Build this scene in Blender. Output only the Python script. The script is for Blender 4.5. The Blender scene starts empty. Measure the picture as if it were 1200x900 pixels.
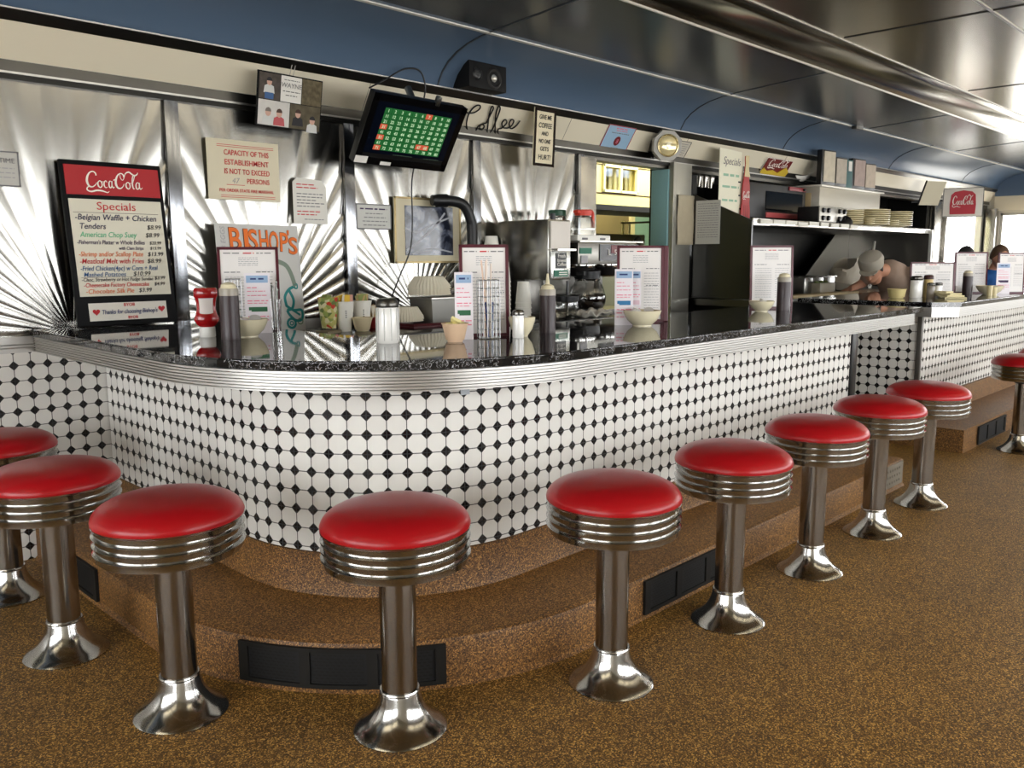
import bpy, bmesh, math, random
from mathutils import Vector, Matrix
from mathutils.geometry import tessellate_polygon
random.seed(7)
PI = math.pi
sc = bpy.context.scene
COL = sc.collection

# ------------------------------------------------------------------ materials
def lin(c):
    return tuple((x/255/12.92 if x/255 <= .04045 else ((x/255+.055)/1.055)**2.4) for x in c) + (1.0,)

_m = {}
def mat(name, rgb=(200, 200, 200), rough=.5, metal=0.0, spec=.5, coat=0.0, emit=None, es=1.0, trans=0.0, ior=1.45, noise=0.0, nscale=30, bump=0.0, alpha=1.0):
    if name in _m: return _m[name]
    m = bpy.data.materials.new(name); m.use_nodes = True
    nt = m.node_tree; b = nt.nodes['Principled BSDF']
    b.inputs['Base Color'].default_value = lin(rgb)
    b.inputs['Roughness'].default_value = rough
    b.inputs['Metallic'].default_value = metal
    b.inputs['Specular IOR Level'].default_value = spec
    b.inputs['Coat Weight'].default_value = coat
    b.inputs['Coat Roughness'].default_value = .05
    b.inputs['IOR'].default_value = ior
    b.inputs['Transmission Weight'].default_value = trans
    b.inputs['Alpha'].default_value = alpha
    if emit:
        b.inputs['Emission Color'].default_value = lin(emit); b.inputs['Emission Strength'].default_value = es
    if noise or bump:
        tc = nt.nodes.new('ShaderNodeTexCoord'); n = nt.nodes.new('ShaderNodeTexNoise')
        n.inputs['Scale'].default_value = nscale; n.inputs['Detail'].default_value = 3
        nt.links.new(tc.outputs['Object'], n.inputs['Vector'])
        if noise:
            mx = nt.nodes.new('ShaderNodeMix'); mx.data_type = 'RGBA'
            c = lin(rgb)
            mx.inputs['A'].default_value = tuple(x*(1-noise) for x in c[:3])+(1,)
            mx.inputs['B'].default_value = tuple(min(1, x*(1+noise)) for x in c[:3])+(1,)
            nt.links.new(n.outputs['Fac'], mx.inputs['Factor'])
            nt.links.new(mx.outputs['Result'], b.inputs['Base Color'])
        if bump:
            bp = nt.nodes.new('ShaderNodeBump'); bp.inputs['Strength'].default_value = bump; bp.inputs['Distance'].default_value = .01
            nt.links.new(n.outputs['Fac'], bp.inputs['Height']); nt.links.new(bp.outputs['Normal'], b.inputs['Normal'])
    _m[name] = m
    return m

def mathn(nt, op, a, b=None, c=None):
    n = nt.nodes.new('ShaderNodeMath'); n.operation = op
    for i, v in enumerate((a, b, c)):
        if v is None: continue
        if isinstance(v, (int, float)): n.inputs[i].default_value = v
        else: nt.links.new(v, n.inputs[i])
    return n.outputs[0]

def mixc(nt, fac, a, b):
    mx = nt.nodes.new('ShaderNodeMix'); mx.data_type = 'RGBA'
    if isinstance(fac, (int, float)): mx.inputs['Factor'].default_value = fac
    else: nt.links.new(fac, mx.inputs['Factor'])
    for k, v in (('A', a), ('B', b)):
        if isinstance(v, tuple): mx.inputs[k].default_value = v
        else: nt.links.new(v, mx.inputs[k])
    return mx.outputs['Result']

def tile_material():
    m = bpy.data.materials.new('octagon_dot_tile'); m.use_nodes = True
    nt = m.node_tree; b = nt.nodes['Principled BSDF']
    uv = nt.nodes.new('ShaderNodeUVMap'); uv.uv_map = 'UVMap'
    sp = nt.nodes.new('ShaderNodeSeparateXYZ'); nt.links.new(uv.outputs['UV'], sp.inputs[0])
    def near(x):
        f = mathn(nt, 'FRACT', mathn(nt, 'ADD', x, 100.5)); return mathn(nt, 'ABSOLUTE', mathn(nt, 'SUBTRACT', f, .5))
    du, dv = near(sp.outputs[0]), near(sp.outputs[1])
    s = mathn(nt, 'ADD', du, dv)
    dot = mathn(nt, 'LESS_THAN', s, .280)
    ring = mathn(nt, 'LESS_THAN', mathn(nt, 'ABSOLUTE', mathn(nt, 'SUBTRACT', s, .295)), .02)
    line = mathn(nt, 'LESS_THAN', mathn(nt, 'MINIMUM', du, dv), .026)
    fl = nt.nodes.new('ShaderNodeVectorMath'); fl.operation = 'FLOOR'; nt.links.new(uv.outputs['UV'], fl.inputs[0])
    wn = nt.nodes.new('ShaderNodeTexWhiteNoise'); wn.noise_dimensions = '2D'; nt.links.new(fl.outputs[0], wn.inputs['Vector'])
    white = mixc(nt, wn.outputs['Value'], lin((220, 217, 210)), lin((229, 227, 220)))
    grout = mathn(nt, 'MAXIMUM', ring, line)
    c1 = mixc(nt, grout, white, lin((84, 82, 78)))
    c2 = mixc(nt, dot, c1, lin((18, 17, 17)))
    nt.links.new(c2, b.inputs['Base Color'])
    nt.links.new(mathn(nt, 'ADD', .16, mathn(nt, 'MULTIPLY', grout, .5)), b.inputs['Roughness'])
    bp = nt.nodes.new('ShaderNodeBump'); bp.inputs['Strength'].default_value = .35; bp.inputs['Distance'].default_value = .002
    nt.links.new(mathn(nt, 'SUBTRACT', 1.0, grout), bp.inputs['Height']); nt.links.new(bp.outputs['Normal'], b.inputs['Normal'])
    return m

def granite_material():
    m = bpy.data.materials.new('black_veined_laminate'); m.use_nodes = True
    nt = m.node_tree; b = nt.nodes['Principled BSDF']
    tc = nt.nodes.new('ShaderNodeTexCoord')
    nz = nt.nodes.new('ShaderNodeTexNoise'); nz.inputs['Scale'].default_value = 60; nz.inputs['Detail'].default_value = 4; nz.inputs['Distortion'].default_value = 1.2
    nt.links.new(tc.outputs['Object'], nz.inputs['Vector'])
    v = mathn(nt, 'ABSOLUTE', mathn(nt, 'SUBTRACT', nz.outputs['Fac'], .5))
    vein = mathn(nt, 'LESS_THAN', v, .012)
    n2 = nt.nodes.new('ShaderNodeTexNoise'); n2.inputs['Scale'].default_value = 14
    nt.links.new(tc.outputs['Object'], n2.inputs['Vector'])
    k = mathn(nt, 'MULTIPLY', vein, mathn(nt, 'GREATER_THAN', n2.outputs['Fac'], .42))
    nt.links.new(mixc(nt, k, lin((13, 13, 15)), lin((170, 170, 172))), b.inputs['Base Color'])
    b.inputs['Roughness'].default_value = .035
    b.inputs['Specular IOR Level'].default_value = .75
    return m

def terrazzo(name, base, chip, dark, rough):
    m = bpy.data.materials.new(name); m.use_nodes = True
    nt = m.node_tree; b = nt.nodes['Principled BSDF']
    tc = nt.nodes.new('ShaderNodeTexCoord')
    vo = nt.nodes.new('ShaderNodeTexVoronoi'); vo.inputs['Scale'].default_value = 320
    nt.links.new(tc.outputs['Object'], vo.inputs['Vector'])
    sx = nt.nodes.new('ShaderNodeSeparateColor'); nt.links.new(vo.outputs['Color'], sx.inputs[0])
    rp = nt.nodes.new('ShaderNodeValToRGB'); cr = rp.color_ramp; cr.interpolation = 'CONSTANT'
    cr.elements[0].color = lin(dark); cr.elements[1].position = .89; cr.elements[1].color = lin(chip)
    for pos, cc in ((.18, base), (.5, tuple(int(x*.82) for x in base)), (.68, tuple(int((x+y)/2) for x, y in zip(base, chip)))):
        e = cr.elements.new(pos); e.color = lin(cc)
    nt.links.new(sx.outputs[0], rp.inputs[0])
    nz = nt.nodes.new('ShaderNodeTexNoise'); nz.inputs['Scale'].default_value = 3.0; nz.inputs['Detail'].default_value = 3
    nt.links.new(tc.outputs['Object'], nz.inputs['Vector'])
    hv = nt.nodes.new('ShaderNodeHueSaturation'); nt.links.new(rp.outputs[0], hv.inputs['Color'])
    nt.links.new(mathn(nt, 'ADD', .7, mathn(nt, 'MULTIPLY', nz.outputs['Fac'], .6)), hv.inputs['Value'])
    nt.links.new(hv.outputs['Color'], b.inputs['Base Color'])
    b.inputs['Roughness'].default_value = rough; b.inputs['Specular IOR Level'].default_value = .35
    bp = nt.nodes.new('ShaderNodeBump'); bp.inputs['Strength'].default_value = .25; bp.inputs['Distance'].default_value = .002
    nt.links.new(sx.outputs[1], bp.inputs['Height']); nt.links.new(bp.outputs['Normal'], b.inputs['Normal'])
    return m

def glass_material(name, tint=(1, 1, 1), fac=.08, rough=.0):
    m = bpy.data.materials.new(name); m.use_nodes = True
    nt = m.node_tree; out = nt.nodes['Material Output']; nt.nodes.remove(nt.nodes['Principled BSDF'])
    t = nt.nodes.new('ShaderNodeBsdfTransparent'); t.inputs[0].default_value = tint + (1,)
    g = nt.nodes.new('ShaderNodeBsdfGlossy'); g.inputs['Roughness'].default_value = rough
    mx = nt.nodes.new('ShaderNodeMixShader')
    fr = nt.nodes.new('ShaderNodeLayerWeight'); fr.inputs['Blend'].default_value = .25
    nt.links.new(mathn(nt, 'ADD', fac, mathn(nt, 'MULTIPLY', fr.outputs['Fresnel'], .35)), mx.inputs[0])
    nt.links.new(t.outputs[0], mx.inputs[1]); nt.links.new(g.outputs[0], mx.inputs[2]); nt.links.new(mx.outputs[0], out.inputs[0])
    return m

TILE = tile_material(); GRAN = granite_material()
FLOOR = terrazzo('brown_terrazzo', (100, 69, 26), (206, 160, 84), (54, 34, 12), .5)
STEP = terrazzo('brown_terrazzo_step', (106, 72, 36), (172, 126, 68), (60, 39, 19), .5)
GLASS = glass_material('clear_glass'); POTGLASS = glass_material('coffee_pot_glass', (.82, .82, .8), .12)
CHROME = mat('chrome', (208, 206, 202), .09, 1)
COLUMN = mat('brushed_steel_column', (150, 144, 136), .2, 1, noise=.12, nscale=9)
BASECH = mat('worn_chrome', (186, 184, 180), .16, 1, noise=.16, nscale=14)
STEEL = mat('stainless', (176, 172, 164), .24, 1, noise=.06, nscale=6)
SUN = mat('sunburst_stainless', (166, 164, 158), .21, 1, noise=.06, nscale=5)
DSTEEL = mat('dark_stainless', (96, 94, 90), .3, 1, noise=.1, nscale=5)
ALU = mat('ribbed_aluminium', (196, 194, 190), .36, 1)
VINYL = mat('red_vinyl', (158, 16, 22), .3, 0, .38, bump=.03, nscale=260)
BLACK = mat('black_plastic', (16, 16, 17), .35)
MATTE = mat('matte_black', (14, 14, 14), .7)
RUBBER = mat('black_rubber', (24, 22, 20), .6)
WHITE = mat('white_paper', (236, 233, 226), .7)
CREAM = mat('cream_laminate', (232, 224, 202), .35)
WPLAS = mat('white_plastic', (235, 233, 226), .35)
STYRO = mat('white_foam', (236, 233, 222), .6, bump=.06, nscale=220)
CERAM = mat('cream_ceramic', (226, 216, 184), .2)
BLUE = mat('blue_enamel', (88, 108, 132), .3, 0, .5)
MAROON = mat('maroon_vinyl', (82, 20, 34), .35)
SYRUP = mat('dark_syrup', (50, 36, 38), .38)
RED = mat('red_paint', (178, 28, 36), .35)
INKS = {k: mat('ink_'+k, v, .6) for k, v in dict(black=(30, 28, 32), red=(200, 52, 52), blue=(40, 56, 110), green=(96, 186, 140), orange=(226, 120, 70), dark=(60, 40, 80), grey=(120, 118, 120), white=(244, 240, 230), pink=(226, 130, 150), teal=(32, 130, 128), pumpkin=(236, 116, 34), ltgrey=(168, 166, 168), brown=(70, 44, 30), yellow=(226, 190, 60), lime=(120, 170, 90)).items()}

# ------------------------------------------------------------------ mesh builder
class B:
    def __init__(s): s.b = bmesh.new()
    def xf(s, vs, M):
        if M is not None: bmesh.ops.transform(s.b, matrix=M, verts=vs)
        return s
    def box(s, c, d, M=None, bev=0):
        r = bmesh.ops.create_cube(s.b, size=1)['verts']
        bmesh.ops.scale(s.b, vec=d, verts=r); bmesh.ops.translate(s.b, vec=c, verts=r)
        if bev:
            es = list({e for v in r for e in v.link_edges})
            o = bmesh.ops.bevel(s.b, geom=es, offset=bev, segments=2, affect='EDGES', profile=.6)
            r = list({v for f in o['faces'] for v in f.verts} | {v for v in r if v.is_valid})
        return s.xf(r, M)
    def lathe(s, prof, seg=32, c=(0, 0, 0), M=None, sx=1, sy=1, a0=0, a1=2*PI):
        full = abs(a1-a0-2*PI) < 1e-6; n = seg if full else seg+1
        rows = []; vs = []
        for r, z in prof:
            if r < 1e-6:
                v = s.b.verts.new((c[0], c[1], c[2]+z)); rows.append([v]); vs.append(v)
            else:
                row = [s.b.verts.new((c[0]+sx*r*math.cos(a0+(a1-a0)*i/seg), c[1]+sy*r*math.sin(a0+(a1-a0)*i/seg), c[2]+z)) for i in range(n)]
                rows.append(row); vs += row
        for A, Bq in zip(rows, rows[1:]):
            for i in range(seg):
                j = (i+1) % n
                try:
                    if len(A) == 1 and len(Bq) == 1: continue
                    if len(A) == 1: s.b.faces.new((A[0], Bq[j], Bq[i]))
                    elif len(Bq) == 1: s.b.faces.new((A[i], A[j], Bq[0]))
                    else: s.b.faces.new((A[i], A[j], Bq[j], Bq[i]))
                except ValueError: pass
        return s.xf(vs, M)
    def cyl(s, p0, p1, r0, r1=None, seg=16, cap=True):
        r1 = r0 if r1 is None else r1
        p0, p1 = Vector(p0), Vector(p1); d = p1-p0; L = d.length
        M = Matrix.Translation(p0) @ d.to_track_quat('Z', 'Y').to_matrix().to_4x4()
        prof = [(r0, 0), (r1, L)]
        if cap: prof = [(0, 0)] + prof + [(0, L)]
        return s.lathe(prof, seg, M=M)
    def sph(s, c, r, seg=16, rings=10, M=None):
        r = (r, r, r) if isinstance(r, (int, float)) else r
        vs = bmesh.ops.create_uvsphere(s.b, u_segments=seg, v_segments=rings, radius=1)['verts']
        bmesh.ops.scale(s.b, vec=r, verts=vs)
        if M is not None: bmesh.ops.transform(s.b, matrix=M, verts=vs)
        bmesh.ops.translate(s.b, vec=c, verts=vs); return s
    def tube(s, pts, r, seg=8, closed=False):
        pts = [Vector(p) for p in pts]; n = len(pts); rings = []
        up = Vector((0, 0, 1)); prev = None
        for i, p in enumerate(pts):
            a = pts[(i-1) % n] if (closed or i > 0) else p
            c = pts[(i+1) % n] if (closed or i < n-1) else p
            t = (c-a).normalized()
            if prev is None:
                x = t.orthogonal().normalized()
            else:
                x = (prev - t*prev.dot(t)); x = x.normalized() if x.length > 1e-6 else t.orthogonal().normalized()
            prev = x; y = t.cross(x)
            rr = r[i] if isinstance(r, (list, tuple)) else r
            rings.append([s.b.verts.new(p + x*rr*math.cos(2*PI*k/seg) + y*rr*math.sin(2*PI*k/seg)) for k in range(seg)])
        for i in range(n if closed else n-1):
            A, Bq = rings[i], rings[(i+1) % n]
            for k in range(seg):
                s.b.faces.new((A[k], A[(k+1) % seg], Bq[(k+1) % seg], Bq[k]))
        if not closed:
            s.b.faces.new(list(reversed(rings[0]))); s.b.faces.new(rings[-1])
        return s
    def prism(s, poly, h0, h1, M=None):
        # polygon in local XY, extruded along Z between h0 and h1
        lo = [s.b.verts.new((x, y, h0)) for x, y in poly]; hi = [s.b.verts.new((x, y, h1)) for x, y in poly]
        n = len(poly)
        if n > 4:
            for tri in tessellate_polygon([[Vector((x, y, 0)) for x, y in poly]]):
                try:
                    s.b.faces.new([lo[i] for i in tri]); s.b.faces.new([hi[i] for i in reversed(tri)])
                except ValueError: pass
        else:
            s.b.faces.new(list(reversed(lo))); s.b.faces.new(hi)
        for i in range(n):
            s.b.faces.new((lo[i], lo[(i+1) % n], hi[(i+1) % n], hi[i]))
        return s.xf(lo+hi, M)
    def quad(s, *p):
        s.b.faces.new([s.b.verts.new(q) for q in p]); return s
    def ribbon(s, pts, w, z=0.0, th=.0006):
        # flat pen stroke in local XY (a thin raised strip)
        pts = [Vector((p[0], p[1], 0)) for p in pts]; n = len(pts)
        L, R = [], []
        for i, p in enumerate(pts):
            t = (pts[min(i+1, n-1)]-pts[max(i-1, 0)])
            t = t.normalized() if t.length > 1e-9 else Vector((1, 0, 0))
            ww = (w[i] if isinstance(w, (list, tuple)) else w)/2
            nn = Vector((-t.y, t.x, 0))*ww
            L.append(s.b.verts.new((p+nn+Vector((0, 0, z+th))))); R.append(s.b.verts.new((p-nn+Vector((0, 0, z+th)))))
        for i in range(n-1):
            s.b.faces.new((R[i], R[i+1], L[i+1], L[i]))
        return s
    def obj(s, name, m, parent=None, smooth=True, mats=None):
        bmesh.ops.recalc_face_normals(s.b, faces=s.b.faces)
        me = bpy.data.meshes.new(name); s.b.to_mesh(me); s.b.free()
        if mats: [me.materials.append(q) for q in mats]
        elif m is not None: me.materials.append(m)
        if smooth:
            me.polygons.foreach_set('use_smooth', [True]*len(me.polygons))
            try: me.set_sharp_from_angle(angle=math.radians(38))
            except Exception: pass
        o = bpy.data.objects.new(name, me); COL.objects.link(o)
        if parent is not None: o.parent = parent
        return o

def spline(pts, k=6, closed=False):
    # Catmull-Rom through 2-D or 3-D points
    P = [Vector(tuple(p)+((0,) if len(p) == 2 else ())) for p in pts]; n = len(P); out = []
    rng = range(n) if closed else range(n-1)
    for i in rng:
        p0 = P[(i-1) % n] if (closed or i > 0) else P[0]; p1 = P[i]; p2 = P[(i+1) % n]; p3 = P[(i+2) % n] if (closed or i+2 < n) else P[-1]
        for j in range(k):
            t = j/k
            out.append(.5*((2*p1)+(-p0+p2)*t+(2*p0-5*p1+4*p2-p3)*t*t+(-p0+3*p1-3*p2+p3)*t**3))
    if not closed: out.append(P[-1])
    return out

# ------------------------------------------------------------------ things
def tag(o, label, cat, group=None, kind=None):
    if label: o['label'] = label
    if cat: o['category'] = cat
    if group: o['group'] = group
    if kind: o['kind'] = kind
    return o
def thing(name, label, cat, loc=(0, 0, 0), rotz=0, group=None, M=None):
    o = bpy.data.objects.new(name, None); COL.objects.link(o); o.empty_display_size = .05
    if M is not None: o.matrix_world = M
    else: o.location = loc; o.rotation_euler = (0, 0, rotz)
    return tag(o, label, cat, group)
def struct(o): o['kind'] = 'structure'; return o
def frame(P, u, v):
    u = Vector(u).normalized(); v = Vector(v); v = (v-u*v.dot(u)).normalized(); n = u.cross(v)
    M = Matrix((u, v, n)).transposed().to_4x4(); M.translation = Vector(P); return M
def dup(root, loc, rotz, label, group=None):
    r = root.copy(); COL.objects.link(r); r.location = loc; r.rotation_euler = (0, 0, rotz); r['label'] = label
    if group: r['group'] = group
    for ch in list(root.children):
        c = ch.copy(); COL.objects.link(c); c.parent = r
        for g in list(ch.children):
            d = g.copy(); COL.objects.link(d); d.parent = c
    return r

def textmesh(items, thin=0.0, shear=0.0, ex=.0004):
    """items: (string, x, y, size, align[, rot]) -> one bmesh of lettering in local XY"""
    b = B()
    for it in items:
        s, x, y, size, al = it[:5]; rot = it[5] if len(it) > 5 else 0; wid = it[6] if len(it) > 6 else None
        cu = bpy.data.curves.new('t', 'FONT'); cu.body = s; cu.size = size; cu.align_x = al; cu.shear = shear; cu.offset = thin*size; cu.extrude = ex; cu.resolution_u = 3
        o = bpy.data.objects.new('t', cu); COL.objects.link(o)
        bpy.context.view_layer.update()
        me = bpy.data.meshes.new_from_object(o)
        if wid:
            xs = [v.co.x for v in me.vertices]
            if xs:
                k = wid/(max(xs)-min(xs))
                for v in me.vertices: v.co.x *= k
        me.transform(Matrix.Translation((x, y, ex)) @ Matrix.Rotation(rot, 4, 'Z'))
        b.b.from_mesh(me)
        bpy.data.objects.remove(o); bpy.data.curves.remove(cu); bpy.data.meshes.remove(me)
    return b
def lettering(items, m, parent, z=.001, name='lettering', **k):
    o = textmesh(items, **k).obj(name, m, parent, smooth=False); o.location.z = z+.0008; return o
def scribble(b, x0, x1, y, h, rnd, density=.8):
    # unreadably small print: a row of short dashes
    x = x0
    while x < x1:
        w = rnd.uniform(1.2, 4)*h
        w = min(w, x1-x)
        b.box((x+w/2, y, .0006), (w, h*.55, .0006)); x += w + h*.7
    return b
def smallprint(rows, m, parent, z=.0008, seed=1, name='small_print'):
    rnd = random.Random(seed); b = B()
    for x0, x1, y, h in rows: scribble(b, x0, x1, y, h, rnd)
    o = b.obj(name, m, parent, smooth=False); o.location.z = z; return o

SCRIPT = [
    ([(.205, .235), (.20, .275), (.165, .305), (.11, .285), (.065, .21), (.05, .12), (.075, .045), (.125, .03), (.175, .065), (.205, .11)], [.02, .03, .022, .026, .04, .046, .036, .024, .016, .01]),
    ([(.085, .04), (.045, .015), (.04, -.03), (.10, -.055), (.19, -.03), (.28, -.035), (.36, -.06), (.39, -.035)], [.012, .022, .026, .03, .034, .03, .018, .008]),
    ([(.255, .15), (.222, .11), (.225, .05), (.255, .025), (.285, .06), (.283, .12), (.255, .15), (.29, .13), (.32, .135)], [.012, .026, .03, .022, .022, .026, .014, .01, .008]),
    ([(.370, .125), (.350, .152), (.322, .112), (.321, .055), (.343, .026), (.372, .045)], [.018, .015, .024, .026, .017, .008]),
    ([(.445, .135), (.420, .15), (.400, .105), (.402, .045), (.424, .03), (.445, .075), (.454, .15), (.447, .07), (.464, .03), (.485, .05)], [.014, .016, .026, .028, .02, .02, .022, .026, .02, .01]),
    ([(.478, .165), (.50, .178), (.525, .172)], [.012, .026, .014]),
    ([(.655, .23), (.655, .27), (.62, .30), (.565, .27), (.525, .19), (.515, .10), (.54, .035), (.59, .03), (.63, .07), (.65, .115)], [.02, .028, .022, .026, .04, .046, .036, .024, .016, .01]),
    ([(.60, .275), (.60, .22), (.63, .18), (.66, .22), (.69, .30), (.75, .335), (.80, .30), (.84, .275), (.885, .30), (.905, .335)], [.012, .014, .014, .014, .02, .03, .032, .03, .022, .01]),
    ([(.715, .15), (.682, .11), (.685, .05), (.715, .025), (.745, .06), (.743, .12), (.715, .15), (.75, .13), (.775, .14)], [.012, .026, .03, .022, .022, .026, .014, .01, .008]),
    ([(.785, .10), (.82, .20), (.84, .27), (.825, .285), (.80, .22), (.79, .11), (.80, .035), (.825, .04)], [.01, .018, .02, .018, .024, .03, .024, .01]),
    ([(.905, .135), (.875, .15), (.85, .105), (.853, .045), (.878, .03), (.905, .075), (.912, .15), (.905, .07), (.922, .03), (.955, .06)], [.014, .016, .026, .028, .02, .02, .022, .026, .02, .01]),
]
def soda_script(x, y, w, m, parent, z=.0012, name='script_logo', sy=1.0, grow=1.0):
    b = B()
    for pts, ws in SCRIPT:
        P = spline([(x+a*w, y+c*w*sy) for a, c in pts], 5)
        W = []
        for i in range(len(ws)-1):
            for j in range(5): W.append((ws[i]*(1-j/5)+ws[i+1]*j/5)*w*grow)
        W.append(ws[-1]*w*grow)
        b.ribbon(P, W, 0)
    o = b.obj(name, m, parent, smooth=False); o.location.z = z; return o
# ------------------------------------------------------------------ room
XL, XR, YB, YF = -2.5, 13.5, 3.725, -1.6
EXX = Matrix(((0, 0, 1, 0), (1, 0, 0, 0), (0, 1, 0, 0), (0, 0, 0, 1)))      # profile (y, z) extruded along x
def exx(b, prof, x0, x1): return b.prism(prof, x0, x1, EXX)
def sheet(prof, th):
    # closed thin profile: the polyline plus its copy shifted up by th
    return list(prof) + [(y+.0, z+th) for y, z in reversed(prof)]

WALLM = mat('wall_steel', (120, 117, 110), .35, 1)
YELLOW = mat('kitchen_yellow', (214, 202, 128), .6)
DKWALL = mat('dark_recess', (46, 46, 45), .35, .8)
WARMW = mat('warm_white_wall', (206, 200, 184), .5)

b = B(); b.box(((XL+XR)/2, 2.9, -.05), (XR-XL, 9.2, .1)); struct(b.obj('floor', FLOOR, smooth=False))

b = B()
for x0, x1, z0, z1 in ((XL, 4.614, 0, 2.13), (4.614, 5.5, 1.862, 2.13), (5.5, 5.78, 0, 2.13), (5.78, 11.1, 1.86, 2.13), (11.1, 11.62, 0, 2.13), (11.62, 13.3, 0, .9), (11.62, 13.3, 1.8, 2.13), (13.3, XR, 0, 2.13)):
    b.box(((x0+x1)/2, 3.79, (z0+z1)/2), (x1-x0, .1, z1-z0))
wall = struct(b.obj('wall_back', WALLM, smooth=False))

# sunburst sheets: a fan of folded flutes rising from the middle of each sheet's foot
def sunburst(x0, x1, z0, z1):
    cx, w, h = (x0+x1)/2, x1-x0, z1-z0; N = 21; sub = 8
    angs = [PI*i/(N*sub) for i in range(N*sub+1)]
    for a in (math.atan2(h, w/2), PI-math.atan2(h, w/2)): angs.append(a)
    angs.sort(); b = B(); rows = []; R = 14
    for a in angs:
        ca, sa = math.cos(a), math.sin(a)
        t = min((w/2)/abs(ca) if abs(ca) > 1e-6 else 1e9, h/sa if sa > 1e-6 else 1e9)
        fr = (a/PI*N) % 1.0
        if fr > .9999: fr = 0
        prof = math.sin(PI*fr)*.55 + fr*.45
        side = 1 if a < PI/2 else -1
        if side < 0: prof = math.sin(PI*fr)*.55 + (1-fr)*.45
        row = []
        for k in range(R+1):
            r = .012 + (t-.012)*(k/R)
            amp = min(.0075, r*PI/N*.11)
            row.append(b.b.verts.new((cx+r*ca, YB+.012-amp*prof, z0+r*sa)))
        rows.append(row)
    for A, C in zip(rows, rows[1:]):
        for k in range(R): b.b.faces.new((A[k], A[k+1], C[k+1], C[k]))
    return b.obj('sunburst_panel', SUN, wall)
PAN = [(-1.07, -.17), (-.115, .745), (.80, 1.66), (1.715, 2.578), (2.634, 3.475), (3.544, 4.43)]
for x0, x1 in PAN: sunburst(x0, x1, .905, 1.888)
for i, (x0, x1) in enumerate(PAN):
    b = B(); b.box((x1+.0275, YB-.006, 1.40), (.062, .02, .97), bev=.003); b.obj('batten_strip', mat('batten_steel', (150, 152, 156), .16, 1), wall)
b = B(); b.box((4.53, YB-.003, 1.36), (.165, .03, 1.02), bev=.003); b.obj('door_jamb', STEEL, wall)

# tiled dado and flush aluminium band to the left of the counter
T, ZA = .0614, .7306
def uvset(o, fn):
    me = o.data; uv = me.uv_layers.new(name='UVMap')
    for p in me.polygons:
        for li in p.loop_indices:
            uv.data[li].uv = fn(me.vertices[me.loops[li].vertex_index].co)
b = B(); b.box(((XL+1.36)/2, YB, .42), (1.36-XL, .02, .845))
o = b.obj('tiled_dado', TILE, wall, smooth=False); uvset(o, lambda c: ((c.x-.9922)/T, (c.z-ZA)/T))
b = B()
exx(b, [(YB-.012, .842), (YB-.012, .86), (YB-.016, .864), (YB-.016, .872), (YB-.012, .876), (YB-.012, .905), (YB+.01, .905), (YB+.01, .842)], XL, 1.07)
b.obj('aluminium_band', ALU, wall)

# fascia over the counter: leans out into the room, steel rails above and below
b = B(); exx(b, [(3.725, 1.957), (3.641, 2.086), (3.70, 2.10), (3.79, 1.98)], XL, XR); fas = struct(b.obj('trim_1', CREAM, smooth=False))
b = B()
for x in (.6, 2.70, 4.272, 5.62, 7.2, 8.6): exx(b, [(3.7235, 1.957), (3.6395, 2.086), (3.645, 2.088), (3.729, 1.959)], x, x+.003)
b.obj('joint_line', mat('joint_grey', (150, 142, 126), .6), fas, smooth=False)
b = B(); exx(b, [(3.641, 2.084), (3.618, 2.118), (3.622, 2.124), (3.76, 2.124), (3.76, 2.084)], XL, XR); b.obj('top_rail', DSTEEL, fas, smooth=False)
b = B(); exx(b, [(3.612, 2.121), (3.612, 2.127), (3.64, 2.127), (3.64, 2.121)], XL, XR); b.obj('rail_lip', ALU, fas, smooth=False)
b = B(); exx(b, [(3.719, 1.914), (3.719, 1.957), (3.726, 1.960), (3.79, 1.960), (3.79, 1.914)], XL, XR); b.obj('bottom_rail', DSTEEL, fas, smooth=False)
b = B(); exx(b, [(3.705, 1.906), (3.705, 1.914), (3.75, 1.914), (3.75, 1.906)], XL, XR); b.obj('rail_lip', ALU, fas, smooth=False)
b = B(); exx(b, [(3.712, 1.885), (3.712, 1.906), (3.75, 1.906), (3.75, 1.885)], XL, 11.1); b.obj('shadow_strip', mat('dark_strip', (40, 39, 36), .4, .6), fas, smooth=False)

# ceiling: blue enamel cove and flat, chrome light channel, stainless middle
cove = [(3.70, 2.06), (3.655, 2.10), (3.632, 2.15), (3.60, 2.20), (3.55, 2.245), (3.48, 2.283), (3.40, 2.310), (3.30, 2.330), (3.20, 2.340), (2.495, 2.386)]
b = B(); exx(b, sheet(cove[:9], .03), XL, XR); ceil = struct(b.obj('ceiling', BLUE))
b = B(); exx(b, sheet(cove[8:], .03), XL, XR); b.obj('flat_panel', mat('shaded_blue_enamel', (50, 58, 66), .22), ceil)  # same enamel as the cove, its shade put into a darker colour
b = B(); exx(b, [(3.245, 2.329), (3.245, 2.337), (3.227, 2.339), (3.227, 2.331)], XL, 7.55); exx(b, [(3.245, 2.329), (3.245, 2.337), (3.227, 2.339), (3.227, 2.331)], 7.75, XR)
b.obj('bead_strip', mat('bright_bead', (226, 224, 216), .3, .3), ceil, smooth=False)
cv2 = [(y-.004, z-.004) for y, z in cove]
b = B()
for x in (.80, 3.14, 5.50, 7.10, 9.50, 11.9): exx(b, cv2[:9]+[(y, z+.006) for y, z in reversed(cv2[:9])], x, x+.009)
for x in (.80, 3.14, 5.50, 7.85, 10.2): exx(b, cv2[8:]+[(y, z+.006) for y, z in reversed(cv2[8:])], x, x+.007)
b.obj('panel_seam', mat('seam_metal', (92, 96, 100), .4, .7), ceil, smooth=False)
b = B(); b.box((7.65, 3.22, 2.33), (.14, .05, .035), bev=.006); b.obj('strip_bracket', DSTEEL, ceil)
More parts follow.
